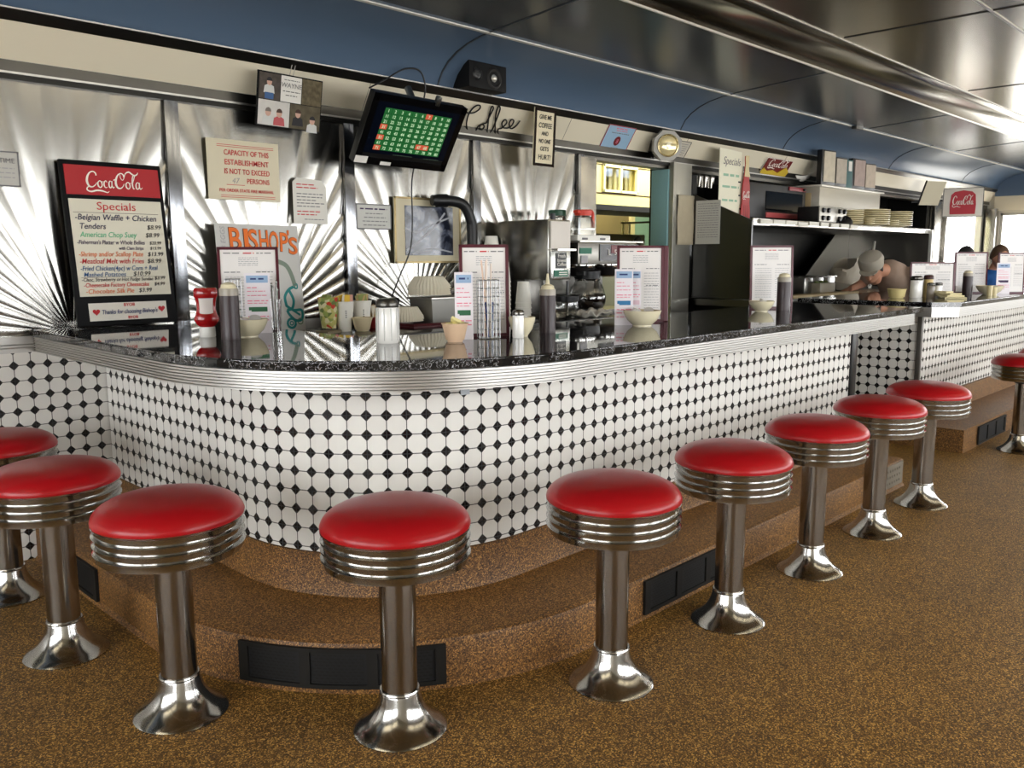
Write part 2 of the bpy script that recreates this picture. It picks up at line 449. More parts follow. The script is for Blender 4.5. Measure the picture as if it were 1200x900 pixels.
chan = [(2.512, 2.377), (2.500, 2.374), (2.492, 2.378), (2.486, 2.386), (2.46, 2.402), (2.42, 2.416), (2.37, 2.424), (2.32, 2.426), (2.28, 2.424), (2.262, 2.419), (2.250, 2.414), (2.238, 2.419), (2.18, 2.424)]
b = B(); exx(b, sheet(chan, .03), XL, XR); tr2 = struct(b.obj('trim_2', mat('polished_channel', (160, 154, 142), .2, 1)))
b = B(); exx(b, [(2.512, 2.3755), (2.506, 2.369), (2.496, 2.369), (2.491, 2.3765)], XL, XR); b.obj('bead_strip', mat('bright_bead', (226, 224, 216), .3, .3), tr2, smooth=False)  # pale strip added on the lip to draw its bright line
b = B(); b.box(((XL+XR)/2, .28, 2.445), (XR-XL, 3.82, .04)); ceil2 = struct(b.obj('trim_3', mat('ceiling_stainless', (166, 158, 140), .22, 1, noise=.08, nscale=2), smooth=False))
b = B()
for x in (.51, 2.70, 4.887, 7.075, 9.26, 11.45): b.box((x, .30, 2.424), (.008, 3.72, .006))
b.obj('panel_seam', mat('seam_dark', (44, 42, 38), .6), ceil2, smooth=False)
b = B(); b.box(((XL+XR)/2, 1.41, 2.423), (XR-XL, .014, .006)); b.box(((XL+XR)/2, 2.185, 2.423), (XR-XL, .01, .006)); b.obj('bead_strip', ALU, ceil2, smooth=False)

# right end wall, left wall, window wall behind the camera
FRM = mat('window_frame', (182, 178, 168), .3, .7)
def wall_with_windows(name, axis, pos, a0, a1, wins, z0, z1, zt, m):
    """axis 'x': wall in plane y=pos running along x; 'y': plane x=pos"""
    b = B()
    def seg(p, q, lo, hi):
        if axis == 'x': b.box(((p+q)/2, pos, (lo+hi)/2), (q-p, .1, hi-lo))
        else: b.box((pos, (p+q)/2, (lo+hi)/2), (.1, q-p, hi-lo))
    seg(a0, a1, 0, z0); seg(a0, a1, z1, zt); e = a0
    for p, q in wins: seg(e, p, z0, z1); e = q
    seg(e, a1, z0, z1)
    return struct(b.obj(name, m, smooth=False))
win_n = [0]
def window(axis, pos, p, q, z0, z1):
    win_n[0] += 1; b = B(); w = .035
    def seg(a, c, lo, hi, t=.08):
        if axis == 'x': b.box(((a+c)/2, pos, (lo+hi)/2), (c-a, t, hi-lo))
        else: b.box((pos, (a+c)/2, (lo+hi)/2), (t, c-a, hi-lo))
    seg(p, p+w, z0, z1); seg(q-w, q, z0, z1); seg(p, q, z0, z0+w); seg(p, q, z1-w, z1)
    o = struct(b.obj('window_%d' % win_n[0], FRM, smooth=False))
    b = B()
    if axis == 'x': b.box(((p+q)/2, pos, (z0+z1)/2), (q-p-2*w, .005, z1-z0-2*w))
    else: b.box((pos, (p+q)/2, (z0+z1)/2), (.005, q-p-2*w, z1-z0-2*w))
    b.obj('pane', GLASS, o, smooth=False)
    # daylight enters here: sky portal set just outside the pane
    L = bpy.data.lights.new('daylight', 'AREA'); L.shape = 'RECTANGLE'; L.cycles.is_portal = True
    L.size = q-p; L.size_y = z1-z0
    lo = bpy.data.objects.new('daylight', L); COL.objects.link(lo)
    s = .07
    if axis == 'x':
        inward = Vector((0, -1 if pos > 1 else 1, 0)); lo.location = Vector(((p+q)/2, pos, (z0+z1)/2)) - inward*s
    else:
        inward = Vector((-1 if pos > 1 else 1, 0, 0)); lo.location = Vector((pos, (p+q)/2, (z0+z1)/2)) - inward*s
    lo.rotation_euler = inward.to_track_quat('-Z', 'Z').to_euler()
    return o
FW = [(-2.1+i*1.52, -2.1+i*1.52+1.34) for i in range(2, 10)]
wall_with_windows('wall_front', 'x', YF, XL, XR, FW, .62, 1.86, 2.5, WARMW)
for p, q in FW: window('x', YF, p, q, .62, 1.86)
RW = [(-1.2, .1), (.3, 2.15), (2.3, 3.57)]
wall_with_windows('wall_right', 'y', XR, YF, 3.85, RW, .9, 1.80, 2.5, WARMW)
for p, q in RW: window('y', XR, p, q, .9, 1.80)
LW = [(-1.3, .5), (.7, 3.2)]  # unseen windows, added and widened to brighten the left side
wall_with_windows('wall_left', 'y', XL, YF, 3.85, LW, .55, 1.9, 2.5, WARMW)
for p, q in LW: window('y', XL, p, q, .55, 1.9)
window('x', 3.79, 11.62, 13.3, .9, 1.80)
b = B(); b.box((XR-.06, 1.2, 1.93), (.03, 4.9, .2), bev=.004); struct(b.obj('trim_4', CREAM))
b = B(); b.box((XR-.06, 1.2, 2.27), (.03, 4.9, .48)); struct(b.obj('trim_11', BLUE))
b = B(); b.box((13.40, 3.66, 1.36), (.13, .14, 1.0), bev=.01); struct(b.obj('trim_5', STEEL))
b = B(); b.box((11.33, 3.70, 1.35), (.36, .06, 1.05), bev=.006); b.box((11.47, 3.66, 1.35), (.05, .05, 1.05), bev=.006); struct(b.obj('trim_6', STEEL))

# ------------------------------------------------------------------ curved counter, its foot platform
CX, CY, R0 = 1.97, 2.545, .635
def upath(d, x1, y0=3.705, n=28):
    R = R0+d; pts = [(CX-R, y0)]
    for k in range(6): pts.append((CX-R, y0+(CY-y0)*(k+1)/6))
    for i in range(1, n+1):
        a = PI + PI/2*i/n; pts.append((CX+R*math.cos(a), CY+R*math.sin(a)))
    for k in range(8): pts.append((CX+(x1-CX)*(k+1)/8, CY-R))
    return pts
def arclen(x, y):
    # distance along the tile face, zero where the straight run starts
    if y > CY and x < CX: return -(y-CY)-R0*PI/2
    if x < CX: return -R0*(PI*1.5-(math.atan2(y-CY, x-CX) % (2*PI)))
    return x-CX
def sweep(b, prof, x1, y0=3.705, n=28, cap=True):
    rows = [[b.b.verts.new((p[0], p[1], z)) for p in upath(d, x1, y0, n)] for d, z in prof]
    for A, C in zip(rows, rows[1:]):
        for i in range(len(A)-1): b.b.faces.new((A[i], A[i+1], C[i+1], C[i]))
    if cap:
        for e in (0, -1):
            try: b.b.faces.new([r[e] for r in rows])
            except ValueError: pass
    return b
def slab(b, outer, inner, z0, z1):
    return b.prism(outer+inner, z0, z1)

counter = thing('diner_counter', 'long curved diner counter with black speckled top, ribbed aluminium edge and octagon tiled front', 'counter', (1.97, 2.545, 0))
def C(o):   # world-built part hung under an unrotated Empty
    o.location = -Vector(o.parent.location); return o
b = B(); sweep(b, [(0, .288), (0, .86), (-.04, .86), (-.04, .288)], 4.605)
o = b.obj('tiled_front', TILE, counter, smooth=False); uvset(o, lambda c: ((arclen(c.x, c.y)-(2.1329-CX))/T, (c.z-ZA)/T)); C(o)
b = B(); b.box((4.655, 1.945, .50), (.075, .085, .72), bev=.012); C(b.obj('corner_post', mat('dark_post', (28, 27, 26), .3, .6), counter))
prof = [(.15, .842)]
z = .842
for k in range(7):
    prof += [(.262, z+.001), (.268, z+.0025), (.268, z+.006), (.262, z+.0078)]; z += .0088
prof += [(.262, .904), (.15, .904)]
b = B(); sweep(b, prof, 4.78)
C(b.obj('edge_trim', ALU, counter))
inner = [(4.87, 2.386)] + [(4.87+(2.03-4.87)*k/6, 2.386) for k in range(1, 6)]
icx, icy, ir = 2.03, 2.661, .275
for i in range(0, 13):
    a = -PI/2 - PI/2*i/12; inner.append((icx+ir*math.cos(a), icy+ir*math.sin(a)))
inner.append((1.755, 3.705))
def top_profile(d): return upath(d, 4.87)
b = B()
lo = top_profile(.272); 
b.prism(top_profile(.268)+inner, .9035, .908); b.prism(top_profile(.279)+inner, .908, .927); b.prism(top_profile(.274)+inner, .927, .932)
C(b.obj('countertop', GRAN, counter, smooth=False))
b = B(); b.prism(upath(.2, 4.7)+[(4.7, 2.32), (2.06, 2.32), (1.58, 2.8), (1.58, 3.705)], .862, .9035); C(b.obj('under_panel', mat('counter_under', (70, 66, 60), .6), counter, smooth=False))
b = B()
b.prism([(1.70, 3.70), (1.70, 2.66), (1.79, 2.43), (2.03, 2.33), (4.60, 2.33), (4.60, 2.30), (2.02, 2.30), (1.77, 2.40), (1.67, 2.65), (1.67, 3.70)], .02, .87); C(b.obj('back_panel', DSTEEL, counter, smooth=False))
for x, y in ((1.74, 1.906), (2.115, 1.906)):
    b = B(); b.box((x, y, .818), (.036, .004, .055), bev=.0015); b.box((x+.006, y-.004, .826), (.018, .003, .03)); C(b.obj('plastic_clip', mat('clear_clip', (196, 204, 210), .2, alpha=.75), counter))

plat = thing('foot_platform', 'speckled brown two-tier foot platform with black vents along the curved counter', 'platform', (1.97, 2.545, 0))
b = B()
sweep(b, [(.335, 0), (.322, .012), (.32, .13), (.316, .140), (.305, .145), (.03, .145), (.014, .15), (.008, .162), (.004, .285), (-.02, .29), (-.06, .29), (-.06, 0)], 4.60)
C(b.obj('tiers', STEP, plat))
MESHB = mat('vent_black', (27, 25, 22), .65, spec=.25)
def grille(parent, cols, pos):
    """pos(u, h, out): u along the face in metres, h up, out from the face; straight or bent face"""
    W, H = cols*.19+.03, .118; b = B()
    def bar(u0, u1, h0, h1, o0, o1):
        n = max(1, int((u1-u0)/.03)); P = []
        for i in range(n+1):
            u = u0+(u1-u0)*i/n; P.append([pos(u, h0, o0), pos(u, h1, o0), pos(u, h1, o1), pos(u, h0, o1)])
        V = [[b.b.verts.new(q) for q in r] for r in P]
        for A, D in zip(V, V[1:]):
            for k in range(4): b.b.faces.new((A[k], A[(k+1) % 4], D[(k+1) % 4], D[k]))
        b.b.faces.new(list(reversed(V[0]))); b.b.faces.new(V[-1])
    bar(0, W, 0, H, .002, .006); back = b; b = B()
    bar(0, W, 0, .012, .006, .013); bar(0, W, H-.012, H, .006, .013)
    for c in range(cols+1): bar(c*.19, c*.19+.03, .012, H-.012, .006, .013)
    for c in range(cols):
        for r in range(9):
            h = .016+r*.0098
            for k in range(10):
                u = c*.19+.034+k*.0158+(.008 if r % 2 else 0)
                if u+.014 > (c+1)*.19: continue
                b.b.faces.new([b.b.verts.new(pos(u+du, h+dh, .0105)) for du, dh in ((0, .0045), (.0075, .002), (.015, .0045), (.0075, .007))])
                b.b.faces.new([b.b.verts.new(pos(u+du, h+dh, .0105)) for du, dh in ((0, .0045), (.0045, .0085), (.006, .0085), (.0015, .0045))])
    g = b.obj('vent_grille', MESHB, parent, smooth=False); back.obj('dark_backing', MATTE, g, smooth=False); return g
def arcpos(a0):
    R = R0+.32
    return lambda u, h, o: (CX+(R+o)*math.cos(a0+u/R), CY+(R+o)*math.sin(a0+u/R), .012+h)
C(grille(plat, 3, arcpos(math.radians(203.5))))
C(grille(plat, 3, lambda u, h, o: (2.25+u, CY-R0-.32-o, .012+h)))
C(grille(plat, 1, lambda u, h, o: (CX-R0-.32-o, 3.25-u, .012+h)))
# enamelled cover plate at the right end of the platform
b = B(); b.box((4.33, CY-R0-.324, .078), (.50, .006, .118), bev=.002)
for k in range(14):
    for q in range(3): b.box((4.12+k*.032, CY-R0-.3285, .045+q*.032), (.012, .002, .012))
C(b.obj('cover_plate', mat('plate_grey', (120, 112, 98), .5, .3), plat, smooth=False))

# second counter beyond the gap
X2 = 5.66
c2 = thing('diner_counter', 'second tiled diner counter beyond the gap, running off the right edge', 'counter', (X2, 1.91, 0))
b = B(); b.box(((X2+9.85)/2, 1.93, .565), (9.85-X2, .04, .57)); 
o = b.obj('tiled_front', TILE, c2, smooth=False); uvset(o, lambda c: ((c.x-X2)/T-.5, (c.z-ZA)/T)); C(o)
b = B(); b.box((X2+.012, 2.28, .565), (.03, .70, .57)); o = b.obj('tiled_end', TILE, c2, smooth=False); uvset(o, lambda c: ((c.y-2.217)/T, (c.z-ZA)/T)); C(o)
b = B(); b.box((X2-.002, 1.906, .565), (.03, .03, .57), bev=.004); C(b.obj('corner_post', mat('grey_post', (96, 92, 86), .4, .6), c2))
def outline(d):
    return [(9.85, 1.66-d), (5.56, 1.66-d), (5.43-d, 1.77), (5.43-d, 2.62), (9.85, 2.62)]
b = B()
z = .842; b.prism(outline(0), .842, .9)
for k in range(7): b.prism(outline(.005), z+.002, z+.006); z += .0088
C(b.obj('edge_trim', ALU, c2, smooth=False))
b = B(); b.prism(outline(.004), .9, .906); b.prism(outline(.014), .906, .926); b.prism(outline(.009), .926, .932); C(b.obj('countertop', GRAN, c2, smooth=False))
b = B(); b.box((7.77, 2.5, .56), (4.1, .04, .6)); C(b.obj('back_panel', DSTEEL, c2, smooth=False))
p2 = thing('foot_platform', 'speckled brown foot platform at the right, below the second counter', 'platform', (X2, 1.91, 0))
def stepbox(b, d, x, z0, z1):
    b.prism([(9.85, 1.91-d), (x, 1.91-d), (x, 2.48), (9.85, 2.48)], z0, z1)
b = B(); stepbox(b, .32, 5.60, 0, .145); stepbox(b, .02, 5.62, .145, .285); C(b.obj('tiers', STEP, p2, smooth=False))
C(grille(p2, 3, lambda u, h, o: (5.87+u, 1.59-o, .012+h)))

# ------------------------------------------------------------------ stools
def make_stool():
    t = thing('counter_stool', '', 'stool')
    b = B(); b.lathe([(0, .608), (.04, .6076), (.075, .606), (.105, .6028), (.13, .598), (.15, .5915), (.166, .583), (.178, .573), (.1855, .562), (.1885, .552), (.1875, .546), (.183, .543), (0, .541)], 72); b.obj('seat_cushion', VINYL, t)
    prof = [(.0, .548), (.183, .548), (.187, .5455)]
    z = .543
    for k in range(4):
        prof += [(.1866, z), (.1880, z-.0010), (.1880, z-.0018), (.1866, z-.0030), (.1850, z-.0034), (.1800, z-.0205), (.1800, z-.0215)]; z -= .0222
    prof += [(.170, .454), (.16, .452), (.0, .452)]
    b = B(); b.lathe(prof, 72); b.obj('chrome_band', mat('band_chrome', (172, 170, 166), .13, 1), t)
    b = B(); b.lathe([(0, .449), (.11, .449), (.11, .452), (0, .452)], 40); b.lathe([(.052, .452), (.06, .445), (.052, .43)], 32); b.obj('swivel_plate', RUBBER, t)
    b = B(); b.lathe([(.0465, .10), (.0465, .452)], 40); b.obj('pedestal', COLUMN, t)
    b = B(); b.lathe([(.0465, .112), (.0505, .112), (.0525, .108), (.0505, .104), (.052, .100), (.056, .082), (.063, .064), (.074, .046), (.088, .030), (.104, .018), (.117, .010), (.122, .004), (.121, 0), (0, 0)], 56); b.obj('flared_base', BASECH, t)
    return t
STOOLS = [
 ((.821, 3.35), 'red round stool half cut off by the left edge, behind the other stools there'),
 ((.804, 2.726), 'red round stool at the left edge, in front of the cut-off one'),
 ((.898, 2.131), 'red round stool between the left-edge stool and the stool at the black vent'),
 ((1.261, 1.645), 'red round stool nearest the camera, its post in front of the wide curved vent'),
 ((1.832, 1.399), 'red round stool just right of the nearest one, between the two front vents'),
 ((2.437, 1.375), 'red round stool standing beside the slanting black vent right of centre'),
 ((3.062, 1.381), 'third red round stool from the right end of the curved counter'),
 ((3.694, 1.39), 'red round stool in front of the grey cover plate on the step'),
 ((4.296, 1.392), 'last red round stool of the curved counter, before the gap between counters'),
 ((5.916, 1.362), 'red round stool at the right edge by the second counter'),
 ((6.53, 1.362), 'red round stool only peeping in behind the right-edge stool')]
st0 = make_stool()
for i, ((x, y), lab) in enumerate(STOOLS):
    if i == 0: st0.location = (x, y, 0); st0['label'] = lab; st0['group'] = 'red counter stools'
    else: dup(st0, (x, y, 0), i*.7, lab, 'red counter stools')
# ------------------------------------------------------------------ kitchen seen through the doorway
b = B()
b.box((7.3, 6.75, 1.3), (7.0, .1, 2.6)); b.box((9.6, 5.56, 1.3), (.1, 2.4, 2.6)); b.box((4.2, 5.3, 1.3), (.1, 2.9, 2.6)); b.box((6.9, 5.56, 2.65), (5.6, 2.4, .1)); b.box((4.9, 4.1, 2.65), (1.4, .6, .1))
b.box((5.0, 3.86, 2.35), (1.7, .04, .5))
kw = struct(b.obj('wall_kitchen', mat('kitchen_green_yellow', (178, 176, 128), .6), smooth=False))
b = B()
b.box((5.85, 5.3, 2.14), (1.03, .5, .90)); b.box((8.0, 5.3, 2.14), (2.19, .5, .90)); b.box((6.635, 5.3, 2.33), (.54, .5, .52)); b.box((6.635, 5.3, 1.755), (.54, .5, .13)); b.box((6.635, 5.5, 2.0), (.54, .1, .5))
sof = struct(b.obj('trim_7', YELLOW, smooth=False))
b = B(); b.box((7.2, 5.045, 2.06), (4.2, .012, .006)); b.box((7.2, 5.045, 1.80), (4.2, .012, .006)); b.obj('panel_seam', INKS['brown'], sof, smooth=False)
b = B()
for x in (6.372, 6.63, 6.896): b.box((x, 5.04, 1.937), (.022, .03, .25))
for z in (1.822, 2.052): b.box((6.634, 5.04, z), (.545, .03, .022))
wk = struct(b.obj('window_30', mat('pale_yellow_frame', (236, 230, 176), .5), smooth=False))
b = B()
for i in range(18): b.box((6.39+i*.0285, 5.12+.01*(i % 3), 1.937), (.015, .006, .22), Matrix.Identity(4))
b.obj('blind', mat('blind_slat', (190, 184, 140), .6), wk, smooth=False)
b = B(); b.box((6.634, 5.075, 1.937), (.52, .004, .22)); b.obj('pane', GLASS, wk, smooth=False)
b = B(); b.box((7.4, 5.3, 1.665), (3.6, .62, .05)); struct(b.obj('trim_8', MATTE, smooth=False))
b = B()
b.box((8.05, 6.66, 1.0), (.09, .06, 2.0)); b.box((9.0, 6.66, 1.0), (.09, .06, 2.0)); b.box((8.52, 6.66, 2.0), (1.03, .06, .09)); 
d2 = struct(b.obj('door_2', mat('door_frame_cream', (214, 200, 148), .5), smooth=False))
b = B(); b.box((8.52, 6.68, 1.0), (.86, .04, 1.95)); b.obj('door_leaf', mat('brown_door', (120, 106, 72), .5), d2, smooth=False)
b = B(); b.box((9.50, 6.15, 1.25), (.10, 1.0, 2.4)); b.box((9.3, 6.68, 1.3), (.5, .05, 2.5)); struct(b.obj('trim_9', mat('teal_panel', (136, 166, 146), .5), smooth=False))
k = thing('kitchen_cabinet', 'plain grey steel cabinet in the kitchen behind the coffee brewer', 'cabinet', (6.9, 5.7, 0))
b = B(); b.box((0, 0, .72), (1.3, .6, 1.44), bev=.01); b.obj('body', mat('kitchen_grey', (140, 140, 118), .5), k)
b = B(); b.lathe([(0, 0), (.05, .005), (.055, .02), (0, .03)], 20, M=Matrix.Translation((.50, -.3, 1.37)) @ Matrix.Rotation(PI/2, 4, 'X')); b.obj('knob', BLACK, k)
k = thing('wire_rack', 'narrow cream rack standing in the kitchen beside the teal door', 'rack', (7.75, 5.6, 0))
b = B()
for x in (-.06, .06):
    for y in (-.2, .2): b.cyl((x, y, 0), (x, y, 1.6), .014, seg=8)
b.obj('frame', mat('rack_cream', (206, 196, 160), .5), k)
for z in (.5, .9, 1.3, 1.58):
    b = B(); b.box((0, 0, z), (.15, .44, .015)); b.obj('shelf', mat('rack_dark', (60, 54, 44), .5), k, smooth=False)
b = B(); b.box((5.488, 3.79, .93), (.03, .15, 1.855), bev=.004); d1 = struct(b.obj('door_1', mat('teal_door', (132, 172, 176), .5)))
b = B(); b.box((5.64, 3.715, .98), (.27, .03, 1.86), bev=.006); b.box((5.505, 3.70, .98), (.03, .05, 1.86), bev=.004); struct(b.obj('trim_10', mat('post_steel', (170, 168, 158), .4, .8, noise=.1, nscale=4)))

# ------------------------------------------------------------------ cook line recess with hood
b = B(); b.box((8.57, 4.25, 1.0), (5.06, .06, 2.1)); b.box((6.06, 4.05, 1.0), (.04, .4, 2.1)); b.box((5.92, 3.85, 1.0), (.3, .02, 2.1)); b.box((11.09, 4.0, 1.0), (.04, .5, 2.1)); b.box((8.57, 4.0, 2.05), (5.06, .55, .06))
struct(b.obj('wall_cookline', DKWALL, smooth=False))
hood = thing('exhaust_hood', 'dark stainless exhaust hood with long shelf above the cook line', 'hood', (7.7, 3.7, 0))
def W(o): o.location = -Vector(o.parent.location); return o
YZX = EXX
b = B(); b.box((7.83, 3.70, 1.465), (3.50, 1.02, .05), bev=.006); b.box((5.95, 3.50, 1.465), (.26, .62, .05)); W(b.obj('shelf', STEEL, hood))
b = B(); b.prism([(3.19, .89), (3.19, 1.475), (3.70, 1.69), (3.70, .89)], 5.80, 5.82, EXX); W(b.obj('side_panel', mat('dark_mirror_steel', (78, 78, 78), .28, 1), hood, smooth=False))
b = B(); b.prism([(3.19, .89), (3.19, 1.47), (4.2, 1.47), (4.2, .89)], 9.56, 9.585, EXX); W(b.obj('side_panel', STEEL, hood, smooth=False))
b = B(); b.box((9.572, 3.18, 1.18), (.035, .03, .60)); W(b.obj('edge_strip', mat('bright_edge', (222, 220, 212), .35, .5), hood, smooth=False))
b = B(); b.prism([(8.35, .89), (9.2, 1.44), (10.3, 1.44), (10.3, .89)], 0, .02, Matrix(((1, 0, 0, 0), (0, 0, 1, 4.05), (0, 1, 0, 0), (0, 0, 0, 1)))); W(b.obj('back_sheet', mat('mid_steel', (128, 126, 120), .3, 1), hood, smooth=False))
b = B(); b.box((6.75, 4.0, 1.17), (.8, .03, .55)); W(b.obj('back_sheet', STEEL, hood, smooth=False))
b = B()
rnd = random.Random(5)
for i in range(9): b.box((6.0+i*.2, 3.18, 1.468+rnd.uniform(-.004, .006)), (rnd.uniform(.14, .19), .012, .03), Matrix.Identity(4))
W(b.obj('ticket_strip', mat('ticket_white', (214, 210, 196), .5), hood, smooth=False))
cook = thing('cook_counter', 'stainless cook line counter under the exhaust hood', 'counter', (8.4, 3.6, 0))
b = B(); b.box((7.83, 3.60, .855), (3.48, 1.1, .05), bev=.005); b.box((5.96, 3.42, .855), (.26, .74, .05)); W(b.obj('worktop', DSTEEL, cook))
b = B(); b.box((7.83, 3.66, .415), (3.44, .96, .83)); W(b.obj('cabinet_body', mat('black_cabinet', (34, 33, 32), .4, .5), cook, smooth=False))
b = B(); b.box((6.50, 3.78, 1.05), (.76, .55, .34), bev=.01); b.box((6.50, 3.49, 1.05), (.6, .03, .26))
t = thing('griddle_oven', 'black boxy griddle under the hood beside the steel post', 'oven', (6.50, 3.78, .88)); W(b.obj('body', mat('oven_black', (24, 24, 24), .3, .3), t))
b = B(); b.box((6.45, 3.47, 1.06), (.36, .012, .2), bev=.004); W(b.obj('front_plate', mat('oven_plate', (84, 82, 76), .3, .8), t))
b = B(); b.cyl((6.2, 3.46, .92), (6.75, 3.46, .92), .009); W(b.obj('bar_handle', STEEL, t))
def lp(x, y, z): return (x, y, z)
t = thing('notice', 'white label sheet stuck inside the hood above the fourth menu', 'notice', M=frame((6.12, 3.98, 1.26), (1, 0, 0), (0, 0, 1)))
b = B(); b.box((.14, .07, 0), (.28, .15, .002)); b.obj('sheet', WHITE, t, smooth=False)
b = B()
for q in range(3): b.box((.03+q*.045, .08, .0018), (.03, .05, .001))
b.box((.09, .04, .0018), (.15, .006, .001)); b.obj('printed_marks', INKS['black'], t, smooth=False)

# papers by the post
t = thing('paper_sheet', 'long wrinkled beige paper taped to the steel post', 'paper', M=frame((5.575, 3.694, 1.30), (1, 0, 0), (0, 0, 1)))
b = B(); n = 10; V = [[b.b.verts.new((.235*i/n, .375*j/n, .004+.004*math.sin(i*1.7+j*.9))) for i in range(n+1)] for j in range(n+1)]
for j in range(n):
    for i in range(n): b.b.faces.new((V[j][i], V[j][i+1], V[j+1][i+1], V[j+1][i]))
o = b.obj('sheet', mat('beige_paper', (190, 178, 152), .8, noise=.1, nscale=12), t); so = o.modifiers.new('thick', 'SOLIDIFY'); so.thickness = .001
t = thing('paper_list', 'white typed list taped to the dark side panel of the hood', 'paper', M=frame((5.795, 3.66, 1.31), (0, -1, 0), (0, 0, 1)))
b = B(); b.box((.10, .16, 0), (.215, .33, .002)); b.obj('sheet', mat('list_paper', (196, 194, 184), .7), t, smooth=False)
smallprint([(.01, .19, .30-.018*i, .007) for i in range(15)], INKS['grey'], t, .0012, 4)

# ------------------------------------------------------------------ signs on the sunburst wall
SY = 3.7145
def wallsign(name, label, cat, x, z, w, h, paper, y=SY, group=None):
    t = thing(name, label, cat, M=frame((x, y, z), (1, 0, 0), (0, 0, 1)), group=group)
    b = B(); b.box((w/2, h/2, 0), (w, h, .003)); b.obj('sheet', paper, t, smooth=False)
    return t
def border(t, w, h, bw, m, inset=0, z=.002, name='border'):
    b = B(); a = inset
    b.box((w/2, a+bw/2, z), (w-2*a, bw, .002)); b.box((w/2, h-a-bw/2, z), (w-2*a, bw, .002)); b.box((a+bw/2, h/2, z), (bw, h-2*a, .002)); b.box((w-a-bw/2, h/2, z), (bw, h-2*a, .002))
    return b.obj(name, m, t, smooth=False)
t = wallsign('paper_sign', 'small dark-bordered notice at the left edge, above the specials board', 'sign', .905, 1.484, .168, .132, mat('greyish_paper', (196, 194, 186), .6))
border(t, .168, .132, .005, INKS['grey']); lettering([('TIME', .098, .088, .026, 'LEFT')], INKS['grey'], t, .002)
smallprint([(.02, .15, .068-.017*i, .007) for i in range(3)], INKS['ltgrey'], t, .0017, 3)
t = wallsign('capacity_sign', 'yellowed capacity sign with red lettering on the second sunburst panel', 'sign', 1.838, 1.475, .362, .270, mat('yellowed_card', (222, 212, 184), .6))
lettering([('CAPACITY OF THIS', .195, .201, .034, 'CENTER', 0, .225), ('ESTABLISHMENT', .195, .158, .034, 'CENTER', 0, .222), ('IS NOT TO EXCEED', .195, .117, .034, 'CENTER', 0, .228), ('PERSONS', .19, .077, .032, 'LEFT', 0, .115), ('PER ORDER STATE FIRE MARSHAL', .19, .036, .02, 'CENTER', 0, .275)], INKS['red'], t, .002, thin=.008)
b = B()
for y, x0, x1 in ((.246, .05, .335), (.238, .05, .335), (.02, .06, .335), (.012, .06, .335), (.068, .09, .18)): b.box(((x0+x1)/2, y, .002), (x1-x0, .0022, .001))
b.obj('printed_rules', INKS['red'], t, smooth=False)
lettering([('47', .115, .075, .036, 'LEFT')], INKS['ltgrey'], t, .002, shear=.2, thin=-.01, name='handwriting')
t = thing('paper_note', 'white note with clipped top corners and red and black print', 'note', M=frame((2.27, SY, 1.376), (1, 0, 0), (0, 0, 1)))
b = B(); b.prism([(0, 0), (.194, 0), (.19, .18), (.165, .213), (.025, .222), (0, .20)], 0, .002); b.obj('sheet', mat('note_paper', (226, 222, 212), .6), t, smooth=False)
smallprint([(.02, .12, .19, .009), (.02, .14, .175, .009), (.02, .15, .06, .009), (.02, .13, .045, .009)], INKS['red'], t, .0022, 5)
smallprint([(.02, .17, .145, .008), (.02, .165, .13, .008), (.02, .13, .115, .008), (.02, .175, .10, .008), (.02, .15, .085, .008), (.06, .17, .022, .007)], INKS['grey'], t, .0022, 6, 'fine_print')
t = wallsign('paper_sign', 'small grey-framed notice with a bold top line, beside the aerial picture', 'sign', 2.638, 1.357, .228, .132, mat('notice_paper', (204, 203, 196), .6))
border(t, .228, .132, .006, INKS['grey'])
smallprint([(.025, .20, .106, .013)], INKS['dark'], t, .0017, 8, 'bold_print')
smallprint([(.06, .17, .082, .008), (.05, .19, .062, .008), (.04, .20, .042, .008), (.045, .19, .022, .008)], INKS['grey'], t, .0017, 9)

# child's drawing leaning on the wall: orange lettering and a teal helmet
t = thing('poster', 'white hand-drawn poster with orange bubble letters leaning on the wall', 'poster', M=frame((1.832, 3.625, .863), (1, 0, -.01), (0, .05, .5)))
PW, PH = .425, .505
b = B(); b.box((PW/2, PH/2, 0), (PW, PH, .004)); b.obj('board', mat('poster_board', (206, 204, 198), .6), t, smooth=False)
BUB = 'BISHOP\'S'
for nm, m_, th_, z_ in (('letter_outline', INKS['brown'], .055, .0025), ('letter_fill', INKS['pumpkin'], .028, .0032)):
    lettering([('B', .060, .382, .150, 'LEFT', .02, .058), ('I', .128, .388, .136, 'LEFT', .0, .022), ('S', .160, .386, .136, 'LEFT', .03, .046), ('H', .211, .386, .134, 'LEFT', 0, .046), ('O', .261, .380, .138, 'LEFT', -.05, .050), ('P', .316, .384, .126, 'LEFT', -.05, .044), ("'", .362, .424, .08, 'LEFT', 0), ('S', .364, .372, .112, 'LEFT', -.05, .048)], m_, t, z_, thin=th_*.55, name=nm)
lettering([('1 LB EGGS', .045, .345, .032, 'LEFT', PI/2)], INKS['ltgrey'], t, .0025, name='pencil_note', thin=-.008, shear=.2)
b = B()
b.ribbon(spline([(.30, .335), (.345, .315), (.37, .27), (.385, .215)]), .022, .0025)
b.obj('helmet_shell', mat('helmet_grey_green', (128, 142, 126), .6), t, smooth=False)
b = B()
for P_, w_ in (([(.385, .215), (.35, .20), (.325, .165), (.33, .12)], .014), ([(.35, .195), (.37, .15), (.36, .11), (.33, .10)], .014), ([(.325, .125), (.365, .10), (.41, .098), (.408, .055), (.375, .05), (.345, .075), (.33, .10)], .013), ([(.36, .10), (.40, .075)], .01), ([(.38, .22), (.395, .225), (.395, .205), (.38, .205)], .007)):
    b.ribbon(spline(P_), w_, .0025)
